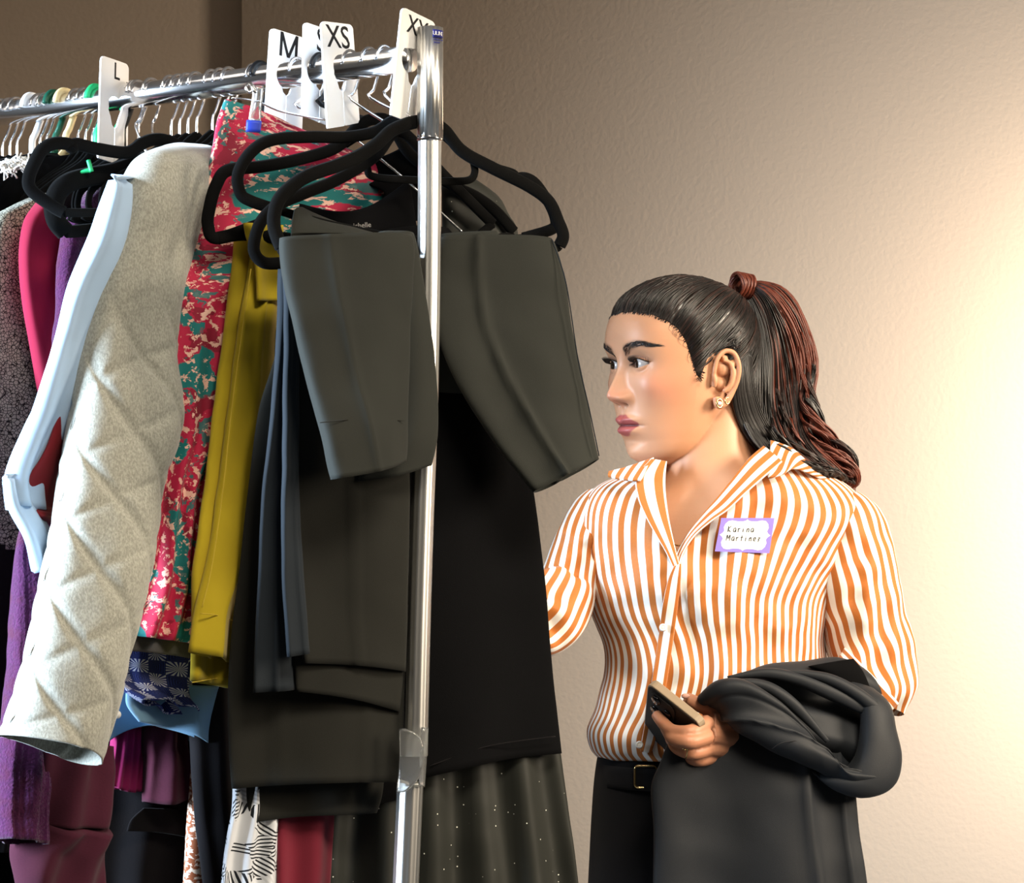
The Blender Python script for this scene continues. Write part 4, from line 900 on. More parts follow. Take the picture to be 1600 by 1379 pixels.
# hair: fitted cap, slicked strands, tie and ponytail
def hairline(phi):       # phi: azimuth from the face in degrees; returns lowest hair height
    return np.interp(abs(phi), [0, 20, 38, 52, 62, 70, 76, 80, 83, 88, 96, 105, 112, 122, 140, 180], [.064, .063, .059, .051, .042, .026, -.004, -.020, -.018, .010, .016, -.008, -.055, -.085, -.095, -.100])
tie = hw(-.083, 0, .082)
def head_dir(phi, z):    # point on the head
    a = math.radians(phi); f, l = head_surf(a, z); return f, l
NV = []; NF = []; na = 200; nr = 44
for k in range(na):
    phi = 360*k/na-180; z0 = hairline(phi)
    for j in range(nr+1):
        t = j/nr; z = z0+(.1038-z0)*(1-(1-t)**1.6); f, l = head_dir(phi, z); p = hw(f, l, z); c = hw(-.005, 0, .0)
        d = (p-c).normalized(); off = .0065*sstep(t, 0, .42)+.0003*(t > 0)-.0015*(t == 0); off += .0006*math.sin(phi*.9+3*math.sin(t*5))*sstep(t, .05, .3)
        NV.append(p+d*off)
for k in range(na):
    for j in range(nr): a, b = k*(nr+1)+j, ((k+1) % na)*(nr+1)+j; NF.append((a, b, b+1, a+1))
hair = mkobj('hair', NV, NF, M['hairtop'], W); 
capb = BVHTree.FromPolygons([tuple(v) for v in NV], NF)
cc = hw(-.005, 0, .005); td = (tie-cc).normalized()
def on_cap(d, off):
    h = capb.ray_cast(cc+d*.4, -d); b = bvh.ray_cast(cc+d*.4, -d); p = h[0] if h[0] else (b[0]+d*.0002 if b[0] else cc+d*.1)
    return p+d*off
geos = {0: [], 1: [], 2: []}
for i in range(760):
    phi = random.uniform(-180, 180) if i > 330 else random.uniform(-20, 125); z = hairline(phi)+random.uniform(-.0015, .004) if random.random() < .62 else random.uniform(max(.0, hairline(phi)), .088)
    f, l = head_dir(phi, z); s = (hw(f, l, z)-cc).normalized(); pts = []
    droop = .10*sstep(-z, -.07, .02)
    edge = random.random() < .55
    if edge: fe, le = head_dir(phi, hairline(phi)+random.uniform(-.0025, .0008)); q0 = hw(fe, le, hairline(phi)+random.uniform(-.0025, .0008)); s = (q0-cc).normalized(); pts.append(q0+s*.0006)
    for j in range(18):
        t = j/17*.95+.04; d = (s*(1-t)+td*t); d = (d-Uh*droop*math.sin(PI*t)*(.5 if z > .03 else .8)).normalized()
        if capb.ray_cast(cc+d*.4, -d)[0] is None: continue
        pts.append(on_cap(d, (.0006+.0012*random.random()) if 0 < j < 17 else .0)+Vector((random.gauss(0, .00025), random.gauss(0, .00025), random.gauss(0, .00025))))
    if len(pts) < 6: continue
    geos[0 if random.random() < .8 else 1].append(tube_geo(smooth_path(pts, 24), [.0003, .0008, .0009, .0008, .0006], 4))
for k, mt in ((0, 'hair1'), (1, 'hair2')):
    tag(mkobj('slicked_strands', *merge(geos[k]), M[mt], hair, base=wbase), kind='stuff')
# baby hairs at the temple
geos = []
for i in range(9):
    phi = random.uniform(52, 80); z = hairline(phi); f, l = head_dir(phi, z); s = hw(f, l, z); x = random.uniform(.006, .013)
    f2, l2 = head_dir(phi-1.5, z-x*.6); f3, l3 = head_dir(phi+random.uniform(0, 3), z-x)
    geos.append(tube_geo(smooth_path([s, hw(f2, l2, z-x*.6)+Lh*.001, hw(f3, l3, z-x)+Lh*.0008], 8), [.0003, .0002, .0001], 3))
mkobj('baby_hairs', *merge(geos), M['hair2'], hair, base=wbase)['kind'] = 'stuff'
# tie wrap
tcen = P(1160, 447, 3.185); tax = (P(1185, 452, 3.20)-P(1140, 444, 3.175)).normalized()
geos = []
for i in range(26):
    o_ = (i/25-.5)*.022; r_ = .0150+.002*math.sin(i*.9); A_ = tax.cross(Uw).normalized(); B_ = tax.cross(A_)
    geos.append(tube_geo([tcen+tax*(o_+.002*math.sin(a*2+i))+(A_*math.cos(a)+B_*math.sin(a))*r_ for a in np.linspace(0, 2*PI, 22)[:-1]], .0016, 5, closed=True))
tag(mkobj('hair_wrap', *merge(geos), M['hair3'], hair, base=wbase), 'auburn lock of hair wound around the ponytail base')
# ponytail
Gd = [[(1166, 441), (1192, 440), (1222, 450), (1250, 478), (1268, 520), (1274, 565), (1264, 610), (1272, 650), (1300, 680), (1324, 712), (1334, 745), (1326, 768)],
      [(1166, 445), (1188, 447), (1214, 466), (1238, 505), (1250, 555), (1250, 605), (1256, 650), (1278, 690), (1304, 718), (1320, 742), (1318, 760), (1300, 752)],
      [(1165, 449), (1184, 456), (1204, 485), (1220, 535), (1228, 590), (1232, 640), (1246, 690), (1272, 718), (1298, 738), (1310, 748), (1300, 742), (1285, 730)],
      [(1164, 452), (1178, 466), (1192, 505), (1200, 560), (1204, 615), (1212, 660), (1230, 700), (1256, 724), (1280, 738), (1296, 744), (1290, 738), (1278, 728)],
      [(1162, 455), (1172, 475), (1178, 520), (1178, 575), (1180, 625), (1188, 665), (1204, 694), (1226, 712), (1250, 728), (1268, 738), (1272, 736), (1268, 728)],
      [(1158, 458), (1162, 482), (1158, 530), (1153, 585), (1150, 625), (1158, 660), (1176, 688), (1196, 704), (1216, 714), (1232, 722), (1240, 726), (1244, 726)]]
Gd = np.array(Gd, float); geos = {0: [], 1: [], 2: []}
def guide(x, t):
    x = x*5; i = min(int(x), 4); u = x-i; return hermite(Gd[i], t)*(1-u)+hermite(Gd[i+1], t)*u
for i in range(1500):
    x = random.random()**.95; dz = random.uniform(-1, 1); ph = random.uniform(0, 6.28); am = abs(random.gauss(0, 1)); end = random.uniform(.62, 1.0) if random.random() < .5 else 1
    fly = random.random() < .08; pts = []; curl = random.uniform(.5, 1.2)
    for j in range(26):
        t = j/25*end; g_ = guide(x, t); sp = min(1, t*5); wv = math.sin(t*13+2.2*math.sin(x*7)+ph*.15)*(3+12*t)*sp*.6*curl
        px_ = g_[0]+wv+(am*(3.5 if not fly else 12)*math.sin(ph+t*6))*t; py_ = g_[1]+am*2.5*math.cos(ph+t*5)*t
        dd = 3.185-.075*x*x*sstep(t, .05, .35)+.018*sp*dz*math.sin(PI*min(1, x+.15))*(1.2+.8*math.sin(t*9+x*4))+.012*math.cos(t*13+ph*.3)*t+.01*sp-.020*t
        pts.append(P(px_, py_, dd))
    k = 2 if (x < .30 and random.random() < .75) or (t > .5 and x < .6 and random.random() < .35) else (1 if x < .62 and random.random() < .6 else 0)
    geos[k].append(tube_geo(pts, [.0011, .0013, .0011, .0009, .0004], 4))
pt = []
for k, mt in ((0, 'hair1'), (1, 'hair2'), (2, 'hair3')):
    o = mkobj('ponytail', *merge(geos[k]), M[mt], hair, base=wbase); tag(o, ['black inner locks of the ponytail', 'brown locks of the ponytail', 'auburn outer locks of the ponytail'][k], kind='stuff')
garment_part('ponytail_core', M['hair1'], hair, [(1158, 452, 1172, 444), (1160, 500, 1212, 480), (1160, 560, 1236, 550), (1162, 620, 1240, 600), (1172, 665, 1252, 655), (1200, 700, 1280, 695), (1230, 722, 1300, 735)], (3.19, 3.205), th=.014, nz=(.004, 20), solid=0, nv=30, nu=30, cap_bot=True)
# smooth dark hair drawn back behind the ear and down the nape
geos = []
for i in range(260):
    x = random.random(); j_ = random.gauss(0, 1.2)
    pts = [P(1146+x*26+j_, 548+6*random.random(), 3.115), P(1147+x*26+j_, 580, 3.098+.02*x), P(1145+x*34+j_, 615, 3.100+.02*x), P(1152+x*40+j_, 652, 3.108+.02*x), P(1172+x*44+j_, 690, 3.118+.02*x), P(1196+x*46, 716, 3.135+.02*x)]
    geos.append(tube_geo(smooth_path(pts, 18), [.0006, .0013, .0013, .0012, .0006], 4))
tag(mkobj('nape_hair', *merge(geos), M['hair1'], hair, base=wbase), kind='stuff')
# wavy locks that curl out of the ponytail
for q in range(22):
    geos = []; x0 = random.uniform(0, .75) if q > 7 else random.uniform(0, .25); ph = random.uniform(0, 6.28); t0 = random.uniform(.30, .60); t1 = random.uniform(.85, 1.0); rad = random.uniform(5, 11); fr = random.uniform(2.0, 3.4); ox = random.uniform(-2, 9)
    for i in range(26):
        a_ = random.gauss(0, .22); r_ = rad*random.uniform(.75, 1.2); dj = random.gauss(0, 1.2); pts = []
        for j in range(34):
            u_ = j/33; t = t0+(t1-t0)*u_; g_ = guide(min(.99, max(0, x0)), t); an = ph+a_+u_*fr*6.28; e_ = min(1, u_*4)
            pts.append(P(g_[0]+ox*e_+r_*math.cos(an)*e_+dj, g_[1]+r_*.7*math.sin(an)*e_+dj*.4, 3.185-.075*x0*x0-.015+r_*.0009*math.sin(an)-.020*t))
        geos.append(tube_geo(pts, [.0003, .0010, .0011, .0009, .0003], 4))
    o = mkobj('curl', *merge(geos), M['hair3' if (q % 3 and x0 < .4) else ('hair2' if q % 2 else 'hair1')], hair, base=wbase); o['kind'] = 'stuff'

# earrings, necklace
def earp(y, z, o): return hw(-.009-y*.82, .0705+o*.85, z-.014)
geo = [tube_geo([earp(-.004+.0052*math.cos(a), -.034-.0052*math.sin(a), .010) for a in np.linspace(0, 2*PI, 20)[:-1]], .0011, 8, closed=True)]
e1 = mkobj('earring', *merge(geo), M['gold'], W)
mkobj('pearl', *ball_geo(earp(-.005, -.034, .0125), .0026), M['pearl'], e1, base=wbase)
geo = [tube_geo([earp(.008+.0036*math.cos(a), -.031-.0040*math.sin(a), .013) for a in np.linspace(0, 2*PI, 20)[:-1]], .0008, 8, closed=True)]
mkobj('earring', *merge(geo), M['gold'], W)

# ---- shirt
SM = M['stripe']
def uv_torso(s, t, u, v):
    sh = .010*math.sin(6*t+4*s)*t
    return (u*1.10+(v*(.27*max(0, (s-.32)))*(1-.3*t) if True else 0)+sh+.004*noise.noise(Vector((u*14, v*9, 0))), v)
trows = [(1040, 716, 1200, 696, 0, .62), (1008, 730, 1250, 716, 0, .70), (962, 745, 1300, 744, 0, .80), (925, 765, 1340, 775, 0, .88), (908, 800, 1352, 815, 0, .95), (908, 850, 1325, 870, 0, 1.05), (914, 910, 1292, 930, 0, 1.12), (926, 960, 1288, 980, 0, 1.08), (944, 1005, 1292, 1020, 0, 1.02), (946, 1050, 1296, 1065, 0, 1.0), (932, 1100, 1294, 1110, 0, 1.04), (918, 1140, 1292, 1145, 0, 1.06), (924, 1170, 1290, 1170, 0, 1.02), (938, 1186, 1284, 1182, 0, .96)]
V, Fc, FU = loft(trows, (3.13, 3.17), th=.098, boxy=.95, nu=160, nv=150, folds=[(3.2, .0050, .1, .9, .25), (6.5, .0034, .4, -1.4, .05), (2.1, .005, .0, 2.6, .0)], nz=(.016, 13), uvf=uv_torso, cap_top=False, seed=3)
# open the neckline: drop faces in front of the V
def in_v(px, py):
    if py > 884: return False
    e_ = 9*min(1, (884-py)/60); e2 = 16*min(1, (884-py)/90)
    l = np.interp(py, [690, 723, 757, 808, 847, 884], [1046, 1040, 1038, 1046, 1052, 1058]); r = np.interp(py, [690, 703, 719, 757, 804, 854, 884], [1215, 1200, 1172, 1144, 1102, 1064, 1058]); return l-e2 < px < r+e_
def topx(v): return 800+F*v[0]/v[1], HY-F*(v[2]-H)/v[1]
keep = []; FU2 = []; idx = 0
for f in Fc:
    c = np.mean([V[i] for i in f], axis=0); x, y = topx(c)
    drop = in_v(x, y) and c[1] < 3.15
    if not drop: keep.append(f); FU2 += FU[idx:idx+len(f)]
    idx += len(f)
shirt = mkobj('shirt', V, keep, SM, W, uvs=FU2)
bm = bmesh.new(); bm.from_mesh(shirt.data); bmesh.ops.recalc_face_normals(bm, faces=bm.faces); bm.to_mesh(shirt.data); bm.free(); mod_solid(shirt, .0015)
sb = BVHTree.FromPolygons([tuple(v) for v in V], [tuple(f) for f in keep])
def hit(px, py, off=.003, dflt=3.06, bv=None):
    d = (P(px, py, 1.0)-Vector((0, 0, H))).normalized(); h = (bv or sb).ray_cast(Vector((0, 0, H)), d)
    return h[0]-d*off if h[0] else P(px, py, dflt)
def hd(px, py, off=.003, dflt=3.06): return hit(px, py, off, dflt).y
def stripe_u(f): return lambda s, t, u, v: (f(s, t, u, v), v)
def sp(name, rows, dep, mat=SM, **kw):
    V, Fc, FU = loft(rows, dep, **kw); o = mkobj(name, V, Fc, mat, shirt, base=wbase, uvs=FU)
    bm = bmesh.new(); bm.from_mesh(o.data); bmesh.ops.recalc_face_normals(bm, faces=bm.faces); bm.to_mesh(o.data); bm.free(); return o
o = sp('sleeve', [(1262, 800, 1330, 772, 0, .6), (1262, 850, 1368, 795, 0, .9), (1266, 900, 1388, 845, 0, 1), (1278, 950, 1402, 915, 0, 1), (1292, 995, 1415, 980, 0, 1), (1302, 1030, 1424, 1035, 0, 1), (1312, 1058, 1420, 1080, 0, 1), (1330, 1080, 1398, 1118, 0, .9)],
       (3.14, 3.17), th=.056, nu=110, nv=110, folds=[(2.6, .004, .1, 2.2, .3), (.6, .004, .3, 5.0, .0)], nz=(.010, 16), uvf=lambda s, t, u, v: (u*1.15+.05*v*(1-t)+.006*noise.noise(Vector((u*20, v*14, 2))), v), seed=5)
o = sp('sleeve', [(1320, 1012, 1404, 1098), (1300, 1040, 1372, 1130), (1262, 1062, 1320, 1158), (1222, 1088, 1262, 1176), (1180, 1112, 1202, 1188)], (3.11, 3.085), th=.036, nz=(.004, 16), folds=[(2, .002, 0, 1, 1)], uvf=lambda s, t, u, v: (v*1.2, u), nu=60, nv=50)
sp('cuff', [(1196, 1122, 1234, 1180), (1172, 1128, 1178, 1192)], (3.07, 3.055), th=.031, nz=(.001, 16), uvf=lambda s, t, u, v: (v*1.2+.004, u), nu=50, nv=10, cap_top=False)
o = sp('sleeve', [(918, 768, 985, 756, 0, .55), (896, 785, 975, 800, 0, .85), (876, 822, 955, 860, 0, 1), (858, 862, 938, 905, 0, 1), (842, 898, 926, 950, 0, 1), (820, 905, 908, 990, 0, 1), (795, 900, 862, 1024, 0, 1), (740, 895, 775, 1018, 0, .9)],
       [(3.15, 3.14), (3.15, 3.14), (3.15, 3.14), (3.14, 3.13), (3.12, 3.11), (3.09, 3.09), (3.07, 3.07), (3.04, 3.04)], th=.046, nu=110, nv=120, folds=[(2.2, .004, .3, 2.4, .5), (.7, .005, .1, 6.5, .1)], nz=(.009, 15), uvf=lambda s, t, u, v: (u*1.1-.12*v*t+.006*noise.noise(Vector((u*20, v*14, 7))), v), seed=9)
# placket and collar strips (rows run along the strip)
def strip(name, rows, off=.006, th=.0022, uf=None, n=60):
    dep = [(hd(r[0], r[1], off), hd(r[2], r[3], off)) for r in rows]
    dep = [(a, b) if abs(a-b) < .03 else (min(a, b),)*2 for a, b in dep]
    return sp(name, rows, dep, th=th, nz=(.0008, 12), nu=20, nv=n, uvf=uf or (lambda s, t, u, v: (u*1.05, v)), boxy=.4, cap_bot=True)
def depf(pts): return pts
NK = 3.075
sp('collar', [(1192, 697, 1222, 722), (1168, 718, 1196, 744), (1141, 752, 1166, 770), (1118, 780, 1138, 796), (1098, 803, 1110, 815), (1076, 832, 1084, 838), (1058, 864, 1066, 868), (1054, 884, 1062, 888)],
   [(3.095, 3.077), (3.074, 3.060), (3.062, 3.048), (3.056, 3.043), (3.052, 3.040), (3.052, 3.042), (3.048, 3.040), (3.046, 3.038)], th=.0022, nz=(.0008, 12), nu=24, nv=70, boxy=.4, uvf=lambda s, t, u, v: (u*1.7, v), cap_bot=True)
sp('collar', [(1016, 718, 1042, 722), (994, 745, 1040, 742), (996, 775, 1040, 765), (1008, 805, 1044, 800), (1026, 838, 1050, 832), (1040, 862, 1056, 860), (1052, 888, 1062, 886), (1057, 904, 1062, 903)],
   [(3.085, 3.09), (3.066, 3.073), (3.054, 3.060), (3.046, 3.050), (3.040, 3.044), (3.037, 3.040), (3.035, 3.038), (3.035, 3.038)], th=.0022, nz=(.0008, 12), nu=24, nv=70, boxy=.4, uvf=lambda s, t, u, v: (u*1.05, v), cap_bot=True)
# fold-over collar leaf on her left shoulder and on her right
sp('collar_leaf', [(1204, 688, 1200, 748), (1216, 692, 1222, 742), (1238, 702, 1240, 732), (1264, 722, 1264, 738), (1292, 744, 1290, 750)], [(3.11, 3.062), (3.115, 3.062), (3.13, 3.072), (3.14, 3.085), (3.15, 3.12)], th=.003, nz=(.001, 12), nu=24, nv=40, boxy=.4, uvf=lambda s, t, u, v: (v*.8+u*.5, u), cap_bot=True)
sp('collar_leaf', [(1022, 716, 1000, 750), (1004, 722, 984, 750), (978, 731, 966, 748), (952, 738, 950, 744)], [(3.095, 3.055), (3.09, 3.058), (3.085, 3.068), (3.085, 3.075)], th=.003, nz=(.001, 12), nu=24, nv=30, boxy=.4, uvf=lambda s, t, u, v: (v*.9, u), cap_bot=True)
# button placket
pl = [(1053, 884, 1064, 880), (1044, 905, 1064, 902), (1036, 940, 1060, 940), (1030, 985, 1054, 985), (1022, 1040, 1046, 1040), (1012, 1100, 1036, 1100), (1004, 1150, 1026, 1150), (1000, 1174, 1018, 1176)]
strip('placket', pl, .0065, .0014, uf=lambda s, t, u, v: (u*1.05+.002, v))
for x, y in ((1036, 980), (999, 1163)):
    c = hit(x, y, .0095); mkobj('button', *merge([tube_geo([c, c+Vector((0, -.0018, 0))], .0050, 18), tube_geo([c+Vector((0.0035*math.cos(a), -.002, .0035*math.sin(a))) for a in np.linspace(0, 2*PI, 18)[:-1]], .0007, 5, closed=True)]), M['pearl'], shirt, base=wbase)
neckl = [P(1178, 716, 3.085), P(1150, 762, 3.068), P(1112, 815, 3.052), P(1080, 846, 3.045), P(1052, 848, 3.043)]
bb = BVHTree.FromPolygons([tuple(v) for v in BV], [tuple(f) for f in BF])
tube('necklace', [hit(x, y, .0012, bv=bb) for x, y in ((1174, 730), (1160, 750), (1140, 776), (1116, 806), (1092, 832), (1070, 850), (1054, 850))], .0006, M['gold'], W, n=30, seg=5)

# ---- trousers, belt, legs, shoes
PM = M['pants']
garment_part('trousers', PM, W, [(936, 1172, 1296, 1172, 0, .92), (928, 1230, 1306, 1230, 0, .98), (922, 1320, 1316, 1320, 0, 1.06), (918, 1420, 1324, 1420, 0, 1.1), (916, 1540, 1326, 1540, 0, 1.02), (925, 1600, 1318, 1600, 0, .9)], (3.13, 3.17), th=.100, folds=[(2.5, .003, .2, .3, .5)], nz=(.004, 10), boxy=.95, cap_bot=True, nu=90)
for xs in ((916, 1112), (1128, 1326)):
    cx = sum(xs)/2
    garment_part('trouser_leg', PM, W, [(xs[0], 1560, xs[1], 1560, 0, 1), (xs[0]+14, 1740, xs[1]-18, 1740, 0, .85), (xs[0]+30, 1960, xs[1]-34, 1960, 0, .68), (xs[0]+36, 2180, xs[1]-40, 2180, 0, .6), (xs[0]+34, 2305, xs[1]-38, 2305, 0, .62)], (3.13, 3.17), th=.088, folds=[(2.5, .003, .2, .3, .5)], nz=(.005, 9), boxy=.95, nu=48)
    c = P(cx, 2343, 3.13); c.z = 0
    mkobj('shoe', *merge([ball_geo(c+Vector((0, -.05, .038)), .05, .85, 2.3, .75), tube_geo([c+Vector((0, -.02, .0)), c+Vector((0, -.02, .02))], .045, 16)]), M['blkplastic'], W)
garment_part('belt', M['pants'], W, [(934, 1192, 1298, 1194), (930, 1226, 1302, 1228)], (3.13, 3.17), th=.104, nz=(0, 1), boxy=.95, nu=90, nv=4, cap_top=False)
bc = P(1009, 1213, 3.045); belt = W.children[-1]
def rr(cx, cy, wx, wy, r, d, n=5):
    out = []
    for sx, sy, a0 in ((1, 1, 0), (-1, 1, 90), (-1, -1, 180), (1, -1, 270)):
        for k in range(n):
            a = math.radians(a0+90*k/(n-1)); out.append(P(cx+sx*(wx-r)+r*math.cos(a), cy-(sy*(wy-r)+r*math.sin(a)), d))
    return out
trs = BVHTree.FromPolygons([tuple(Vector(v.co)+wbase) for v in belt.data.vertices], [tuple(p.vertices) for p in belt.data.polygons])
bd = hit(1009, 1213, .006, 3.05, trs).y
mkobj('buckle', *tube_geo(rr(1009, 1213, 17, 17, 6, bd), .0016, 8, closed=True), M['gold'], W)
mkobj('buckle_prong', *tube_geo([P(1012, 1213, bd), P(1026, 1214, bd-.001)], .0011, 6), M['gold'], W)

# ---- wrist and finger jewellery
wpos = P(1176, 1152, 3.035); geos = []
ax = (P(1192, 1146, 3.035)-P(1168, 1155, 3.03)).normalized(); A_ = ax.cross(Uw).normalized(); B_ = ax.cross(A_)
for i in range(18):
    a = 2*PI*i/18; q = wpos+(A_*math.cos(a)+B_*math.sin(a))*.0285
    geos.append(tube_geo([q+ax*.006*math.cos(b)+(A_*math.cos(a+math.pi/2)+B_*math.sin(a+math.pi/2))*.005*math.sin(b) for b in np.linspace(0, 2*PI, 10)[:-1]], .0014, 5, closed=True))
tag(mkobj('bracelet', *merge(geos), M['blkplastic'], W), 'black and silver link bracelet')
rc = P(1071, 1162, 2.945)
geo = [tube_geo([P(1073, 1170, 2.953)+Vector((.0035*math.sin(a)*.4, .0118*math.cos(a), .0112*math.sin(a))) for a in np.linspace(0, 2*PI, 24)[:-1]], .0009, 6, closed=True)]
for a in (0, .9, 1.8, 2.7, 3.6, 4.5, 5.4): geo.append(ball_geo(P(1071, 1167, 2.940)+Vector((.003*math.cos(a), 0, .003*math.sin(a))), .0014, nu=8, nv=6))
mkobj('ring', *merge(geo), M['gold'], W)
# finger nails
for (x, y, d) in ((1072, 1088, 2.974),):
    c = P(x, y, d); mkobj('fingernail', *ball_geo(c+Vector((-.001, -.0040, .0010)), .0048, 1.1, .5, .7), M['nail'], W)

# ---- phone
A0 = P(1012, 1066, 2.974); A1 = P(1094, 1131, 2.938); wd = (A1-A0); LW = wd.length; wd.normalize()
ld = Vector((-.004, .110, -.078)); ld = (ld-wd*ld.dot(wd)).normalized(); nn = wd.cross(ld).normalized()
if nn.z < 0: nn = -nn
phone = thing('phone', A0+wd*LW/2+ld*.07, 'dark phone in a tan case held in her left hand', 'phone')
def rrect(o_, a, b, wa, wb, r, n=5):
    out = []
    for ca0, cb0, a0 in ((wa-r, wb-r, 0), (r, wb-r, 90), (r, r, 180), (wa-r, r, 270)):
        for k in range(n):
            t = math.radians(a0+90*k/(n-1)); out.append(o_+a*(ca0+r*math.cos(t))+b*(cb0+r*math.sin(t)))
    return out
slab('case', rrect(A0, wd, ld, LW, .148, .010), nn, .0112, M['tan'], phone, bev=.0012)
slab('back', rrect(A0+wd*.002+ld*.002-nn*.0006, wd, ld, LW-.004, .144, .009), nn, .001, M['phone'], phone)
slab('screen', rrect(A0+wd*.003+ld*.003+nn*.0108, wd, ld, LW-.006, .142, .009), nn, .0008, M['screen'], phone)
slab('camera_island', rrect(A0+wd*.008+ld*.008-nn*.0022, wd, ld, .040, .044, .008), nn, .002, M['phone'], phone)
for a, b in ((.018, .018), (.018, .040), (.037, .029)):
    c = A0+wd*a+ld*b-nn*.002; mkobj('camera_lens', *tube_geo([c, c-nn*.0022], .0072, 18), M['lens'], phone)

# ---- name tag sticker on the shirt
cn = [(1127, 809), (1210, 809), (1202, 864), (1117, 861)]
cw = [hit(x, y, .004) for x, y in cn]; cen = sum(cw, Vector())/4
tn = (cw[1]-cw[0]).cross(cw[3]-cw[0]).normalized(); tn = -tn if tn.y > 0 else tn
dmin = max((hit(1127+85*u-8*v, 810+53*v, .001)-cen).dot(tn) for u in (0, .25, .5, .75, 1) for v in (0, .5, 1)); cen = cen+tn*max(0, dmin-.001)
def onp(px, py, off=0):
    o_ = Vector((0, 0, H)); dv = P(px, py, 1)-o_; k = (cen+tn*off-o_).dot(tn)/dv.dot(tn); return o_+dv*k
nt = thing('name_tag', cen, 'lavender bordered name sticker on the striped shirt', 'name tag')
slab('paper', [onp(*c) for c in cn], tn, .0005, M['lav'], nt)
def tq(u, v, off): # u right, v down 0..1
    x = (1127+83*u)*(1-v)+(1117+85*u)*v; y = (809)*(1-v)+(861+3*u)*v; return onp(x, y, off)
out = []
top_ = [(.10, .17), (.15, .09), (.22, .07), (.32, .10), (.42, .10), (.47, .08), (.50, .04), (.53, .08), (.58, .10), (.68, .10), (.78, .07), (.85, .09), (.90, .17)]
rt = [(.92, .28), (.90, .38), (.92, .44), (.97, .50), (.92, .56), (.90, .62), (.92, .72)]
out = top_+rt+[(1-u, 1-v) for u, v in top_]+[(1-u, 1-v) for u, v in rt]
slab('white_panel', [tq(u, v, .0005) for u, v in out], tn, .0003, M['white'], nt)
ST = {'K': [[(0, 0), (0, 1)], [(.6, 0), (.05, .5), (.65, 1)]], 'a': [[(.55, .4), (.25, .32), (0, .55), (.1, .92), (.4, .9), (.55, .5), (.55, 1)]], 'r': [[(.05, .35), (.1, 1)], [(.1, .6), (.3, .38), (.5, .4)]],
      'i': [[(.2, .4), (.2, 1)], [(.2, .12), (.22, .2)]], 'n': [[(.05, .4), (.08, 1)], [(.08, .6), (.35, .38), (.5, .55), (.52, 1)]], 'M': [[(0, 1), (.05, 0), (.4, .6), (.75, 0), (.8, 1)]],
      't': [[(.25, .05), (.25, 1)], [(.02, .38), (.5, .36)]], 'e': [[(.05, .65), (.5, .62), (.4, .36), (.1, .45), (.05, .85), (.5, .95)]], 'z': [[(.05, .4), (.5, .4), (.1, .72), (.3, .74), (.1, 1.1)], ]}
geos = []
for word, u0, v0, wch in (('Karina', .17, .24, .082), ('Martinez', .17, .50, .080)):
    for i, ch in enumerate(word):
        for st in ST[ch]:
            pts = [tq(u0+(i+(.25 if i else 0))*wch*1.0+x*wch*.95, v0+y*.17, .0010) for x, y in st]
            geos.append(tube_geo(smooth_path(pts, 6*len(pts)), .00042, 5))
mkobj('handwriting', *merge(geos), M['ink'], nt)

# ---- blazer over the forearm
bz = thing('blazer', P(1200, 1250, 3.0), 'charcoal blazer with satin sheen folded over her left forearm', 'blazer')
BM = M['blazer']
garment_part('hanging_panel', BM, bz, [(1045, 1150, 1330, 1130, 0, .5), (1030, 1190, 1334, 1190, 0, .9), (1016, 1230, 1338, 1240), (1020, 1300, 1344, 1300), (1018, 1400, 1358, 1400), (1010, 1560, 1370, 1560), (1010, 1700, 1372, 1700)], (2.985, 3.02), th=.022, folds=[(1.6, .009, .25, .15, .6)], creases=[(.72, .80, .012, .03), (.92, .93, .008, .03)], nz=(.006, 8), nu=110, nv=90, cap_bot=True)
garment_part('back_panel', BM, bz, [(1150, 1058, 1184, 1150, 0, .7), (1192, 1040, 1228, 1170, 0, 1), (1245, 1036, 1280, 1190, 0, 1.1), (1300, 1030, 1330, 1215, 0, 1.15), (1340, 1050, 1356, 1226, 0, 1.0), (1364, 1100, 1370, 1216, 0, .7), (1376, 1140, 1380, 1196, 0, .3)],
             [(3.03, 3.01), (3.04, 3.02), (3.06, 3.03), (3.08, 3.04), (3.09, 3.05), (3.10, 3.07), (3.11, 3.10)], th=.036, folds=[(1.4, .008, .05, .2, 1), (3.1, .003, .3, .5, 1)], nz=(.006, 9), nu=110, nv=90, cap_bot=True)
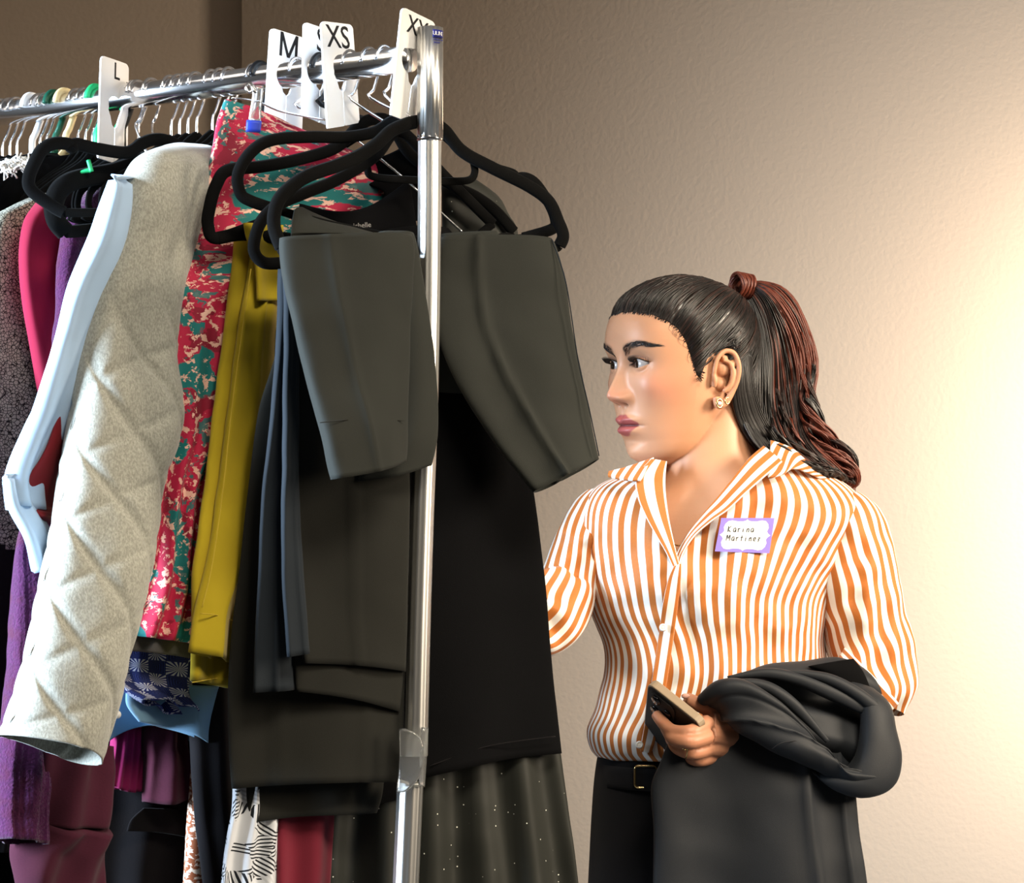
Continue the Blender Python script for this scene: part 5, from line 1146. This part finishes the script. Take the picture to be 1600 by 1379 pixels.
garment_part('sleeve', BM, bz, [(1092, 1084, 1158, 1128, 0, .5), (1120, 1062, 1176, 1152, 0, .9), (1160, 1060, 1206, 1174, 0, 1), (1204, 1086, 1244, 1190, 0, .95), (1240, 1122, 1280, 1204, 0, .85), (1274, 1164, 1312, 1220, 0, .7), (1308, 1192, 1342, 1230, 0, .6), (1340, 1206, 1366, 1234, 0, .6)],
             [(2.975, 2.985), (2.965, 2.97), (2.962, 2.965), (2.965, 2.965), (2.972, 2.972), (2.98, 2.98), (2.985, 2.985), (2.995, 2.99)], th=.022, folds=[(1.2, .005, .2, .3, 1)], creases=[(.62, .35, .008, .05), (.25, .15, -.003, .05)], nz=(.005, 10), nu=100, nv=100, cap_bot=True)
garment_part('turned_edge', BM, bz, [(1322, 1068, 1368, 1080, 0, .3), (1346, 1098, 1388, 1108, 0, .7), (1348, 1140, 1396, 1142, 0, .8), (1340, 1180, 1405, 1184, 0, .9), (1318, 1206, 1396, 1222), (1290, 1208, 1366, 1238, 0, .9), (1262, 1196, 1300, 1222, 0, .3)], [(3.02, 3.03), (3.0, 3.025), (2.99, 3.02), (2.985, 3.02), (2.985, 3.015), (2.985, 3.005), (2.99, 2.995)], th=.022, nz=(.004, 9), nu=60, nv=50, cap_bot=True)
for rws, dd_ in (([(1136, 1056, 1138, 1060, 0, .15), (1196, 1043, 1196, 1060, 0, .8), (1246, 1050, 1242, 1070), (1300, 1070, 1292, 1092), (1345, 1094, 1338, 1112, 0, .7), (1374, 1116, 1368, 1122, 0, .2)], 2.985), ([(1226, 1046, 1226, 1050, 0, .15), (1290, 1050, 1284, 1066, 0, .8), (1340, 1072, 1330, 1090), (1380, 1104, 1370, 1122, 0, .7), (1396, 1130, 1390, 1134, 0, .15)], 2.990), ([(1140, 1062, 1140, 1066, 0, .15), (1180, 1060, 1176, 1074, 0, .7), (1214, 1070, 1206, 1088), (1252, 1100, 1242, 1116, 0, .7), (1296, 1156, 1290, 1160, 0, .15)], 2.968)):
    garment_part('fold', BM, bz, rws, [(dd_+.004*k_, dd_+.004*k_) for k_ in range(len(rws))], th=.010, nz=(.002, 9), nu=30, nv=50, cap_bot=True)
garment_part('inner_fold', M['black'], bz, [(1262, 1041, 1334, 1029, 0, .5), (1285, 1052, 1348, 1050), (1320, 1080, 1360, 1078, 0, .6)], (3.02, 3.035), th=.012, nz=(.001, 9), nu=24, nv=16, cap_bot=True)
tube('seam', [P(1206, 1170, 2.938), P(1222, 1160, 2.937), P(1252, 1156, 2.946)], .0005, M['ink'], bz, n=10)
